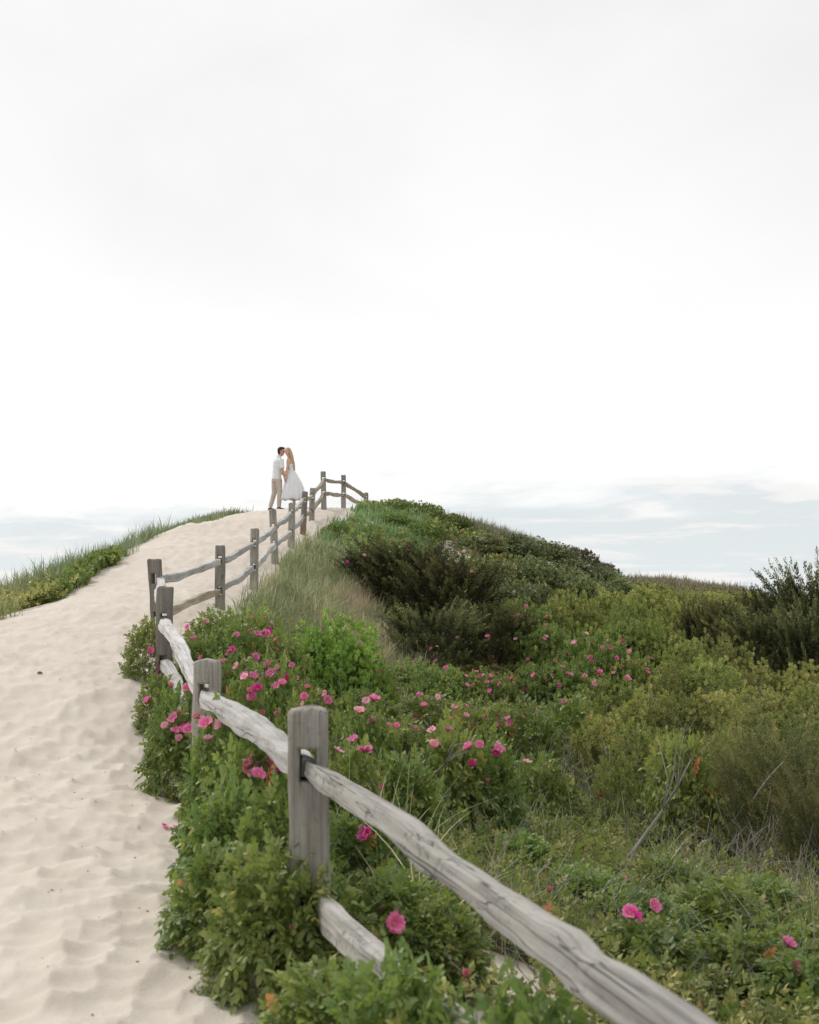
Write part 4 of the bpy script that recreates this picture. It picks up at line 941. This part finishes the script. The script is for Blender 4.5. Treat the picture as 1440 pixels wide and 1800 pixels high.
# ------------------------------------------------------------------ debris on the sand
sp = Soup(); n = 650
x = rng.uniform(-5, -.3, n * 2); y = rng.uniform(3.4, 20, n * 2) ** 1.0; ok = (sandmask(x, y) > .9) & (fbm(x * 1.1, y * 1.1, 3, 71) > .40); x, y = x[ok][:n], y[ok][:n]
z = H(x, y) + .003
chip = np.array([(-.5, -.2, 0), (.4, -.3, .02), (.6, .15, .15), (-.1, .35, .1), (-.5, .1, .02), (0, 0, .28)])
inst(sp, (chip, [0, 1, 5, 1, 2, 5, 2, 3, 5, 3, 4, 5, 4, 0, 5], [3] * 5), np.stack([x, y, z], 1), frames(np.column_stack([rng.normal(0, 1, (len(x), 2)), rng.normal(0, .1, len(x))]), np.tile([0, 0, 1.0], (len(x), 1))), rng.uniform(.005, .015, len(x)), rng.random(len(x)))
tag(link('sand_debris', sp.mesh('sand_debris'), None, [M_stem]), 'tiny dark bits of plant litter scattered over the sand path', 'debris', kind='stuff')
for lab, pl, s, mt in (('small round brown lump lying on the left of the sandy path', (70, 1184), .045, M_stem), ('small dark chip lying on the sand near the left edge', (9, 1337), .035, M_stem)):
    x0, y0, z0 = onsand(pl[0], pl[1], 9); sp = Soup(); rings = []
    for k in range(7):
        a = math.pi * k / 6; rings.append(np.array([(s * .5 * math.sin(a) * math.cos(b) * (1 + .15 * math.sin(3 * b + k)) + .0005 * math.cos(b), s * .4 * math.sin(a) * math.sin(b) + .0005 * math.sin(b), -s * .28 * math.cos(a)) for b in np.arange(8) * math.pi / 4]))
    ring_loft(sp, rings); o = link('sand_lump', sp.mesh('sand_lump', True), None, [mt]); o.location = (x0, y0, z0 + s * .15); tag(o, lab, 'debris')

# ------------------------------------------------------------------ roses
def petal_soup(open_=1.0, npet=5, rr=.042, seed=0, layers=1):
    rs = random.Random(seed); sp = Soup(); nu, nv = 6, 5
    for ly in range(layers):
        for k in range(npet):
            a0 = 2 * math.pi * (k + .5 * ly) / npet + rs.uniform(-.12, .12); wv = rs.uniform(.9, 1.15); V = []; T = []; op = open_ * rs.uniform(.8, 1.15) * (1 - .35 * ly)
            for i in range(nu):
                s = i / (nu - 1); w_ = rr * 1.25 * wv * math.sin(math.pi * (.12 + .80 * s ** .8)) ** .8
                el = (1 - op) * 1.25 + .55 * (1 - s) * 0 ; rad = rr * s * (math.cos(el)); zz = rr * s * math.sin(el) + rr * .35 * (s ** 2) * op * (.3 - .5 * s * rs.random())
                for j in range(nv):
                    u = (j / (nv - 1) - .5) * 2; cup = .22 * rr * u * u * (1 if op > .2 else .4)
                    ruf = .15 * rr * math.sin(u * 5 + k * 2 + s * 4 + seed) * s
                    lx = rad + .003; lyy = u * w_ / 2
                    V.append((lx * math.cos(a0) - lyy * math.sin(a0), lx * math.sin(a0) + lyy * math.cos(a0), zz + cup + ruf + .0012 * k - (.12 * rr if s > .98 and abs(u) < .3 else 0)))
            L = []; C = []; T = []
            for i in range(nu - 1):
                for j in range(nv - 1): L += [i * nv + j, i * nv + j + 1, (i + 1) * nv + j + 1, (i + 1) * nv + j]; C.append(4); T.append(min(1, .1 + .2 * i + rs.uniform(-.1, .1)))
            sp.add(V, L, C, T)
    return sp.mesh('petals', True)
def stamen_mesh():
    sp = Soup(); rs = random.Random(3)
    for k in range(26):
        a = rs.uniform(0, 6.28); r = .009 * rs.random() ** .5; tube(sp, [(r * .3 * math.cos(a), r * .3 * math.sin(a), 0), (r * math.cos(a), r * math.sin(a), .008 + .004 * rs.random())], [.0006, .0012], 4)
    return sp.mesh('stamens')
def sepal_mesh():
    sp = Soup()
    tube(sp, [(0, 0, -.11), (.004, 0, -.05), (0, 0, -.012), (0, 0, -.004), (0, 0, .003)], [.0016, .0018, .003, .0075, .004], 6)
    for k in range(5):
        a = k * 1.2566; c, s = math.cos(a), math.sin(a); V = [(0, 0, -.003), (.012 * c - .004 * s, .012 * s + .004 * c, 0), (.024 * c, .024 * s, -.004), (.012 * c + .004 * s, .012 * s - .004 * c, 0)]
        sp.add(V, [0, 1, 2, 3], [4])
    return sp.mesh('sepals')
SHP = [petal_soup(.85, 5, .045, 1), petal_soup(.68, 5, .044, 2, 2), petal_soup(.5, 6, .044, 3, 2), petal_soup(.72, 5, .045, 4), petal_soup(.35, 5, .036, 5)]
BUD = petal_soup(.06, 5, .026, 9)
SM = stamen_mesh(); SM.materials.append(M_stamen); SE = sepal_mesh(); SE.materials.append(M_gstem)
for m_ in SHP + [BUD]: m_.materials.append(PET['p'])
FL = """260 1148 p;260 1237 p;319 1188 p;335 1191 p;330 1105 p;426 1092 s;444 1089 s;464 1090 s;440 1112 p;451 1117 p;464 1118 p;414 1119 p;497 1110 p;485 1146 s;446 1160 p;426 1165 l;417 1176 l;470 1173 p;488 1180 l;512 1173 p;390 1168 p;400 1187 s;456 1195 l;451 1217 d;525 1195 l;484 1210 p;495 1206 p;573 1225 l;574 1237 p;630 1254 l;637 1257 p;657 1236 p;460 1258 s;486 1261 s;681 1283 p;697 1282 p;593 1327 l;673 1394 d;304 1269 p;311 1261 s;289 1283 l;324 1288 d;308 1297 b;360 1280 p;391 1277 l;383 1280 l;364 1308 l;449 1297 l;438 1342 l;440 1354 s;490 1361 d;482 1358 d;467 1346 b;788 1290 p;764 1317 l;773 1313 p;760 1291 l;826 1322 p;844 1316 p;876 1324 p;872 1330 d;830 1351 d;927 1346 l;819 1263 l;855 1265 s;894 1267 p;942 1252 l;918 1264 s;882 1242 s;994 1237 p;1024 1258 l;1038 1267 s;983 1208 d;1013 1205 p;922 1215 p;903 1204 p;880 1206 d;857 1204 p;862 1217 p;746 1245 p;768 1208 s;945 1302 s;988 1309 s;858 1381 b;1057 1404 b;732 1163 p;745 1151 p;759 1157 p;785 1178 p;826 1176 p;820 1192 p;846 1190 s;862 1192 p;908 1085 s;908 1092 p;962 1101 p;956 1126 p;1012 1131 p;1031 1127 l;1042 1133 p;1060 1140 p;1069 1159 p;1085 1160 p;1108 1148 p;1050 1160 p;1041 1165 d;1040 1158 p;1144 1159 p;1140 1185 p;1096 1177 p;1046 1201 p;1029 1192 p;1015 1183 p;998 1187 p;971 1192 p;960 1196 s;1056 1183 p;923 1218 p;982 1085 s;937 1096 s;704 1177 s;665 1185 s;635 927 s;721 890 s;735 896 s;742 940 s;779 917 s;787 937 s;694 1004 s;674 996 s;706 979 s;842 973 l;933 1030 s;1119 1622 d;1112 1617 p;1152 1603 p;1390 1674 p;1404 1714 p;822 1731 b;1249 1543 b;967 1576 b;1106 1556 b;646 1478 d;640 1474 p;691 1638 p;698 1632 p;513 1655 b;637 1752 b;450 1160 p;1005 1160 p;1020 1170 s;1075 1145 p;1120 1170 s;990 1175 p;1150 1140 s;1170 1150 s;1165 1149 p;810 1205 s;890 1195 s;940 1190 p;700 1215 s;610 1210 s;540 1215 s;355 1200 p"""
_r = random.Random(12)
for (x0_, x1_, y0_, y1_, k_) in ((330, 540, 1095, 1250, 26), (560, 900, 1225, 1330, 18), (690, 1150, 1120, 1215, 40), (600, 850, 900, 1010, 14), (270, 350, 1180, 1310, 7), (380, 500, 1300, 1420, 5), (900, 1080, 1060, 1130, 8)):
    for _ in range(k_): FL += ';%d %d %s' % (_r.uniform(x0_, x1_), _r.uniform(y0_, y1_), _r.choice('pppdllsp'))
bpy.context.view_layer.update(); DG = dg()
roses = [b_ for b_ in BUSH if b_[5] == 'rose_bush']
nf = 0; FCN = 0
mats_cache = {}
def fmesh(base, key):
    k = (base.name, key)
    if k not in mats_cache: m_ = base.copy(); m_.materials.clear(); m_.materials.append(PET[key]); mats_cache[k] = m_
    return mats_cache[k]
for it in FL.replace('\n', '').split(';'):
    a_, b_, c_ = it.split(); a_ = float(a_); b_ = float(b_)
    dr = Vector(((a_ - CX) / F, 1, (HY - b_) / F)); dr.normalize()
    hit, loc, nrm, _, ob, _ = S.ray_cast(DG, Vector((0, .05, 0)), dr)
    skip = Vector((0, .05, 0)); guard = 0
    while hit and ob.name.startswith(('post', 'rail', 'beach_grass', 'arching', 'dry_', 'hollow_g')) and guard < 12:
        skip = loc + dr * .02; hit, loc, nrm, _, ob, _ = S.ray_cast(DG, skip, dr); guard += 1
    if not hit: continue
    best = min(roses, key=lambda q_: math.hypot(q_[1] - loc.x, q_[2] - loc.y) / q_[4])
    root = best[0]; d = loc.y
    bud = c_ == 'b'; key = 's' if bud else c_
    base = BUD if bud else SHP[random.choice((0, 1, 1, 2, 3)) if key != 's' else random.choice((2, 4, 4))]
    o = link('rose_bud' if bud else 'rose_flower', fmesh(base, 'd' if bud and random.random() < .3 else key), root)
    sc = random.uniform(.60, .92) * (1.0 if key != 's' or bud else .85) 
    pos = loc - dr * .045 + Vector((0, 0, .012))
    face = Vector((random.gauss(0, .6), -.6 + random.gauss(0, .45), .8)); qn = face.to_track_quat('Z', 'Y')
    Mx = Matrix.Translation(pos) @ qn.to_matrix().to_4x4() @ Matrix.Rotation(random.uniform(0, 6.28), 4, 'Z') @ Matrix.Scale(sc, 4)
    o.matrix_parent_inverse = Matrix.Identity(4); rootM = Matrix.LocRotScale(root.location, root.rotation_euler, root.scale)
    o.matrix_basis = (rootM.inverted() @ Mx) if False else Matrix.Identity(4)
    # keep the flower's true shape: undo the bush scale
    sx, sy, sz = root.scale; loc_l = rootM.inverted() @ pos
    o.matrix_parent_inverse = rootM.inverted(); o.matrix_basis = Mx
    if d < 9:
        for m_, nm_ in ((SE, 'sepals'),) + (((SM, 'stamens'),) if not bud and key != 's' else ()):
            s_ = link(nm_, m_, o)
    nf += 1
print('flowers', nf)
# fallen petals
x0, y0, z0 = onsand(298, 1461, 6.5); fp = empty('fallen_petals', (x0, y0, z0)); tag(fp, 'few bright pink petals dropped on the sand left of the rose bushes', 'petals')
for k in range(6):
    sp = Soup(); ox, oy = (random.uniform(-.035, .035), random.uniform(-.03, .04)) if k < 4 else (.055 + .02 * (k - 4), .02)
    V = []; L = []; C = []; T = []
    for i in range(5):
        for j in range(4): u = j / 3 - .5; s = i / 4; ww = .028 * math.sin(math.pi * (.15 + .75 * s)); V.append((u * ww, (s - .5) * .032, .004 + .014 * u * u * 2 + .006 * (s - .5) ** 2 * 4))
    for i in range(4):
        for j in range(3): L += [i * 4 + j, i * 4 + j + 1, i * 4 + 5 + j, i * 4 + 4 + j]; C.append(4); T.append(.4)
    sp.add(V, L, C, T); o = link('petal', sp.mesh('petal', True), fp, [PET['d' if k % 2 else 'p']]); o.location = (ox, oy, h1(x0 + ox, y0 + oy) - z0 + .002); o.rotation_euler = (random.uniform(-.3, .3), random.uniform(-.3, .3), random.uniform(0, 6))

# ------------------------------------------------------------------ people
M_skin = simplemat('skin', (0.50, 0.29, 0.20), (0.58, 0.35, 0.25), 5, .55, .3)
M_skinw = simplemat('skin_fair', (0.60, 0.35, 0.25), (0.68, 0.42, 0.31), 5, .55, .3)
M_hairm = simplemat('dark_hair', (0.035, 0.02, 0.015), (0.07, 0.04, 0.03), 40, .5)
M_hairw = simplemat('blonde_hair', (0.38, 0.25, 0.14), (0.62, 0.46, 0.28), 30, .45)
def cloth(name, c1, c2, sc=14, bs=.4):
    m, t = newmat(name); tco = t.n('ShaderNodeTexCoord').outputs['Object']; n = t.noise(tco, sc, 4); finish(t, princ(t, t.mix(t.rng(n, .3, .7), c1, c2), .9, .1, bump(t, n, bs, .02))); return m
M_shirt = cloth('white_linen', (0.74, 0.75, 0.76), (0.82, 0.83, 0.84)); M_trou = cloth('beige_chino', (0.50, 0.43, 0.37), (0.58, 0.51, 0.45))
M_dress = cloth('white_tulle', (0.72, 0.73, 0.75), (0.82, 0.83, 0.85), 25); M_shoe = simplemat('brown_leather', (0.10, 0.07, 0.055), (0.16, 0.11, 0.09), 20)
M_heel = simplemat('tan_leather', (0.30, 0.14, 0.10), (0.38, 0.2, 0.15), 20); M_eye = simplemat('eye_dark', (.02, .015, .01), (.04, .03, .02), 5)
def limb(sp, pts, rad, n=14): tube(sp, pts, rad, n)
def oval(sp, secs, n=20):
    """secs: (centre, ux*rx, uy*ry) rings"""
    th = np.arange(n) * 2 * np.pi / n
    ring_loft(sp, [np.array(c) + np.cos(th)[:, None] * np.array(a) + np.sin(th)[:, None] * np.array(b) for c, a, b in secs])
def body(name, sp, parent, mat, voxel=.011, smooth=2):
    me = sp.mesh(name, True); ob = bpy.data.objects.new('tmp', me); COL.objects.link(ob)
    md = ob.modifiers.new('r', 'REMESH'); md.mode = 'VOXEL'; md.voxel_size = voxel; md.use_smooth_shade = True
    sm = ob.modifiers.new('s', 'SMOOTH'); sm.factor = .5; sm.iterations = smooth
    m2 = bpy.data.meshes.new_from_object(ob.evaluated_get(dg())); bpy.data.objects.remove(ob); m2.name = name; m2.materials.clear()
    return link(name, m2, parent, [mat])
def head(sp, c, f, up, k=1.0):
    """head with brow, nose, lips, chin, ears. c centre, f facing, up"""
    f = Vector(f).normalized(); up = Vector(up); up = (up - f * up.dot(f)).normalized(); r = f.cross(up)
    g = lambda a, b, d: tuple(Vector(c) + r * a * k + f * b * k + up * d * k)
    secs = []
    for z, rw, rf, off in ((-.118, .022, .022, .040), (-.105, .036, .042, .030), (-.08, .05, .062, .018), (-.045, .062, .078, .008), (0, .070, .090, .0), (.045, .073, .096, -.006), (.08, .066, .088, -.010), (.105, .048, .064, -.012), (.120, .02, .028, -.012)):
        secs.append((g(0, off, z), tuple(r * rw * k), tuple(f * rf * k)))
    oval(sp, secs)
    tube(sp, [g(0, .085, .02), g(0, .104, -.02), g(0, .09, -.036)], [.007 * k, .012 * k, .008 * k], 8)      # nose
    for s in (-1, 1):
        tube(sp, [g(s * .012, .092, .034), g(s * .042, .078, .036)], [.008 * k, .006 * k], 6)               # brow
        tube(sp, [g(s * .070, -.008, -.028), g(s * .078, -.012, .0), g(s * .072, -.010, .022)], [.008, .013, .008], 8)   # ears
    tube(sp, [g(-.02, .078, -.058), g(0, .088, -.057), g(.02, .078, -.058)], [.006, .009, .006], 6)          # lips
    tube(sp, [g(0, .072, -.095), g(0, .078, -.1)], [.014, .010], 8)
    return g
def hand(sp, wrist, d, palmn, k=1.0, curl=.5):
    """palm, four fingers of unequal length bent towards palmn, thumb from the side"""
    d = Vector(d).normalized(); n = Vector(palmn); n = (n - d * n.dot(d)).normalized(); s = d.cross(n); w0 = Vector(wrist)
    oval(sp, [(tuple(w0 + d * q_ * k), tuple(s * a * k), tuple(n * b * k)) for q_, a, b in ((-.01, .024, .019), (.02, .033, .018), (.055, .040, .016), (.088, .040, .013), (.095, .034, .010))], 12)
    for j, (o_, ln) in enumerate(((-.028, .066), (-.010, .076), (.009, .071), (.027, .056))):
        b = w0 + d * .086 * k + s * o_ * k; a1 = curl * .6; a2 = curl * 1.5; l = ln * k
        p1 = b + (d * math.cos(a1) + n * math.sin(a1)) * l * .42; p2 = p1 + (d * math.cos(a2) + n * math.sin(a2)) * l * .33; p3 = p2 + (d * math.cos(a2 * 1.4) + n * math.sin(a2 * 1.4)) * l * .25
        tube(sp, [tuple(b - d * .012), tuple(p1), tuple(p2), tuple(p3)], [.0095 * k, .0088 * k, .008 * k, .0065 * k], 8)
    b = w0 + d * .022 * k - s * .028 * k; tube(sp, [tuple(b), tuple(b + (d * .6 - s * .6 + n * .4).normalized() * .035 * k), tuple(b + (d * .85 - s * .35 + n * .6).normalized() * .068 * k)], [.013 * k, .011 * k, .008 * k], 8)

D0 = 33.4; kx = D0 / F
mx = (488.9 - CX) * kx; mg = h1(mx, D0)
def vec(x, y, z): return np.array([x, y, z], float)
# ---- man: faces right and a little away, his right side towards the camera
man = empty('person', (mx, D0, mg)); tag(man, 'dark-haired man in white shirt and beige trousers kissing the woman on the crest', 'person', 'couple on the dune crest')
f = vec(.84, .54, 0); rt = vec(.54, -.84, 0)
sp = Soup()
def torso(sp, grow=0.0, secs=None):
    oval(sp, [(c, tuple(rt * (a + grow)), tuple(f * (b + grow))) for c, a, b in secs])
hipc = vec(-.035, 0, .90); chest = vec(0, 0, 1.30); neckc = vec(.02, 0, 1.47)
TS = [(vec(-.045, 0, .84), .13, .10), (vec(-.04, 0, .92), .155, .115), (vec(-.035, 0, 1.02), .145, .105), (vec(-.02, 0, 1.13), .155, .11), (vec(-.005, 0, 1.25), .18, .12), (vec(.0, 0, 1.35), .19, .118), (vec(.005, 0, 1.41), .165, .10), (vec(.012, 0, 1.45), .10, .08), (vec(.018, 0, 1.48), .06, .06)]
torso(sp, -.012, TS)
limb(sp, [(.015, 0, 1.43), (.035, .01, 1.50), (.055, .02, 1.57)], [.062, .056, .056])
hc = vec(.088, .01, 1.645); mh = head(sp, hc, (.97, -.05, -.12), (0.06, 0, 1), .98)
def leg(sp, hip, knee, ank, g_=0.0): limb(sp, [hip, tuple((np.array(hip) + knee) / 2), knee, tuple((np.array(knee) * .65 + np.array(ank) * .35)), ank], [.092 + g_, .078 + g_, .056 + g_, .056 + g_, .038 + g_])
RH, RK, RA = (.02, -.07, .86), (.05, -.06, .50), (.03, -.05, .085); LH, LK, LA = (-.09, .08, .86), (-.115, .09, .50), (-.225, .08, .10)
leg(sp, RH, RK, RA); leg(sp, LH, LK, LA)
RS, RE, RW = (.115, -.17, 1.395), (.145, -.215, 1.12), (.205, -.19, .885)
LS, LE, LW = (-.10, .17, 1.395), (-.02, .24, 1.15), (.12, .27, 1.02)
limb(sp, [RS, RE, RW], [.05, .040, .027]); limb(sp, [LS, LE, LW], [.05, .04, .027])
hand(sp, RW, (.18, .0, -1), (.6, .6, 0), 1.0, .75); hand(sp, LW, (.8, 0, -.3), (0, -1, 0), 1.0, .4)
body('body', sp, man, M_skin, .0085, 1)
sp = Soup(); torso(sp, .012, [(vec(-.045, 0, .86), .155, .125)] + TS[1:8])
for a, b in ((RS, RE), (LS, LE)):
    e = np.array(a) * .12 + np.array(b) * .88; limb(sp, [tuple(np.array(a) + (0, 0, .01)), tuple((np.array(a) + e) / 2), tuple(e)], [.066, .062, .064])
limb(sp, [(.016, 0, 1.43), (.022, .004, 1.49), (.032, .01, 1.525)], [.085, .074, .068]); body('shirt', sp, man, M_shirt, .011, 1)
sp = Soup(); torso(sp, .006, [(vec(-.045, 0, .80), .13, .11), TS[0], TS[1], (vec(-.036, 0, 1.0), .15, .11)])
for a, b, c in ((RH, RK, RA), (LH, LK, LA)): limb(sp, [a, tuple((np.array(a) + b) / 2), b, tuple(np.array(b) * .5 + np.array(c) * .5), tuple(np.array(c) + (0, 0, .0))], [.104, .094, .074, .066, .056])
body('trousers', sp, man, M_trou, .011, 1)
sp = Soup()      # hair: cap over crown and nape
r_ = vec(0, 1, 0)
for z, rw, rf, off in ((-.06, .050, .04, -.055), (-.02, .076, .062, -.045), (.03, .082, .085, -.022), (.07, .080, .10, -.006), (.105, .062, .085, -.002), (.13, .03, .045, -.004)): pass
oval(sp, [(hc + vec(off, 0, z), (0, rw, 0), (rf, 0, 0)) for z, rw, rf, off in ((-.085, .045, .03, -.055), (-.05, .066, .045, -.052), (-.01, .078, .060, -.046), (.03, .082, .082, -.028), (.07, .079, .100, -.008), (.105, .062, .088, -.002), (.132, .03, .045, -.002))])
tube(sp, [hc + vec(.06, -.04, .095), hc + vec(.088, 0, .095), hc + vec(.06, .04, .095)], [.022, .026, .022], 8); body('hair', sp, man, M_hairm, .009, 1)
for s in (-1, 1):
    q_ = mh(s * .030, .078, .012); o = None
    es = Soup(); tube(es, [np.array(q_) - (.004, 0, 0), np.array(q_) + (.004, 0, 0)], [.008, .006], 6); link('eye', es.mesh('eye'), man, [M_eye])
def shoe(nm, par, ank, dirv, mat, ln=.27, heel=0.0):
    a = np.array(ank, float); d = np.array(dirv, float); d /= np.linalg.norm(d); s = np.array([-d[1], d[0], 0]); sp = Soup(); b = vec(a[0], a[1], 0)
    oval(sp, [(b + d * (q_ * ln) + vec(0, 0, zc), tuple(s * w_), (0, 0, h_)) for q_, w_, h_, zc in ((-.26, .02, .02, .03 + heel), (-.2, .034, .038, .042 + heel), (0, .036, .045, .05 + heel * .8), (.25, .040, .034, .04 + heel * .4), (.5, .046, .026, .03), (.66, .036, .018, .022), (.73, .014, .01, .016))], 12)
    if heel: tube(sp, [b - d * .05 + vec(0, 0, .03 + heel), b - d * .055 + vec(0, 0, 0)], [.014, .007], 8)
    link(nm, sp.mesh(nm, True), par, [mat])
shoe('shoe', man, RA, (.9, -.3, 0), M_shoe); shoe('shoe', man, (-.225, .08, 0), (.7, .6, 0), M_shoe)

# ---- woman: faces left, her left side towards the camera, head turned to the lens
wx_ = mx + .36; wg = h1(wx_, D0 - .02)
wom = empty('person', (wx_, D0 - .02, wg)); tag(wom, 'blonde woman in a full white dress holding the man\'s hand on the crest', 'person', 'couple on the dune crest')
OX = .36      # local x = man-local x - .36
f = vec(-.97, .24, 0); rt = vec(.24, .97, 0)           # rt = her right (away from camera)
lc = lambda x, y, z: vec(x - OX, y, z)
sp = Soup()
TW = [(lc(.385, 0, .88), .14, .11), (lc(.38, 0, .96), .15, .115), (lc(.37, 0, 1.07), .105, .082), (lc(.355, 0, 1.17), .12, .088), (lc(.34, 0, 1.27), .135, .10), (lc(.33, 0, 1.35), .145, .085), (lc(.325, 0, 1.40), .12, .062), (lc(.32, 0, 1.425), .06, .045)]
torso(sp, 0, TW); limb(sp, [lc(.32, 0, 1.41), lc(.30, -.01, 1.47), lc(.285, -.02, 1.53)], [.05, .043, .045])
whc = lc(.268, -.02, 1.605); gh = head(sp, whc, (-.55, -.82, -.12), (-.12, 0, 1), .93)
WSn, WE, WW = lc(.318, -.145, 1.365), lc(.272, -.175, 1.12), lc(.235, -.20, .90)
WSf, WEf, WWf = lc(.345, .145, 1.365), lc(.28, .19, 1.12), lc(.16, .19, 1.05)
limb(sp, [WSn, WE, WW], [.040, .032, .022]); limb(sp, [WSf, WEf, WWf], [.040, .032, .022])
hand(sp, WW, (-.10, .02, -1), (-.5, .6, 0), .9, .7); hand(sp, WWf, (-.8, -.2, .4), (0, -1, 0), .9, .4)
for (hx, kx_, ax_) in (((.37, -.07), (.41, -.06), (.47, -.05)), ((.40, .07), (.47, .08), (.70, .06))):
    limb(sp, [lc(hx[0], hx[1], .86), lc(kx_[0], kx_[1], .48), lc((kx_[0] + ax_[0]) / 2, ax_[1], .33), lc(ax_[0], ax_[1], .10)], [.085, .055, .05, .032])
body('body', sp, wom, M_skinw, .0085, 1)
# dress: fitted bodice with a low back, full pleated skirt
sp = Soup(); n = 72; th = np.arange(n) * 2 * np.pi / n; rings = []
prof = [(1.26, .338, .142, .108), (1.20, .348, .130, .100), (1.14, .36, .118, .092), (1.09, .366, .112, .088), (1.05, .372, .13, .11), (.98, .385, .16, .15), (.88, .40, .19, .185), (.75, .42, .225, .235), (.60, .43, .255, .275), (.45, .423, .29, .305), (.34, .418, .30, .315), (.265, .412, .31, .325), (.26, .412, .295, .31), (.5, .42, .26, .27)]
for z, cx_, ry, rx in prof:
    t_ = max(0, min(1, (1.06 - z) / .6)); rip = 1 + t_ * (.075 * np.sin(11 * th + z * 2) + .03 * np.sin(19 * th + 1 + z * 3) + .02 * np.sin(5 * th + 2))
    zz = np.full(n, z) + (.018 * np.sin(7 * th) * t_ if z < .6 else 0) + (.02 * np.cos(th) if z > 1.2 else 0) * -1
    rings.append(np.stack([cx_ - OX + rx * rip * np.cos(th), ry * rip * np.sin(th), zz], 1))
ring_loft(sp, rings, False)
link('dress', sp.mesh('dress', True), wom, [M_dress])
# hair: crown cap plus long wavy locks falling behind the shoulder
sp = Soup(); oval(sp, [(whc + vec(.015, .012, z), (rw, 0, 0), (0, rf, 0)) for z, rw, rf in ((-.07, .052, .05), (-.03, .068, .068), (.02, .079, .080), (.06, .079, .082), (.095, .062, .066), (.118, .03, .034))])
rs = random.Random(5)
for k in range(34):
    a = rs.uniform(-1.1, 1.5); r0 = .062; c0 = whc + vec(r0 * math.cos(a) * .9 + .02, .02 + r0 * math.sin(a), rs.uniform(-.02, .07)); L_ = rs.uniform(.42, .62); w0 = rs.uniform(0, 6)
    pts = []
    for i in range(9):
        s = i / 8; pts.append(c0 + vec(.062 * s ** .5 + .06 * s + .012 * math.sin(s * 9 + w0), .01 * math.cos(s * 8 + w0) - .02 * s * (1 if a < .3 else -1), -L_ * s))
    tube(sp, pts, [.014, .017, .019, .019, .019, .018, .017, .015, .011], 6)
body('hair', sp, wom, M_hairw, .0085, 0)
for s in (-1, 1):
    q_ = np.array(gh(s * .030, .080, .012)); es = Soup(); tube(es, [q_ + (.003, .004, 0), q_ - (.003, .004, 0)], [.007, .005], 6); link('eye', es.mesh('eye'), wom, [M_eye])
shoe('shoe', wom, lc(.47, -.05, 0), (-.9, -.1, 0), M_heel, .22, .05); shoe('shoe', wom, lc(.70, .06, 0), (-.95, .1, 0), M_heel, .22, .05)
print('done')
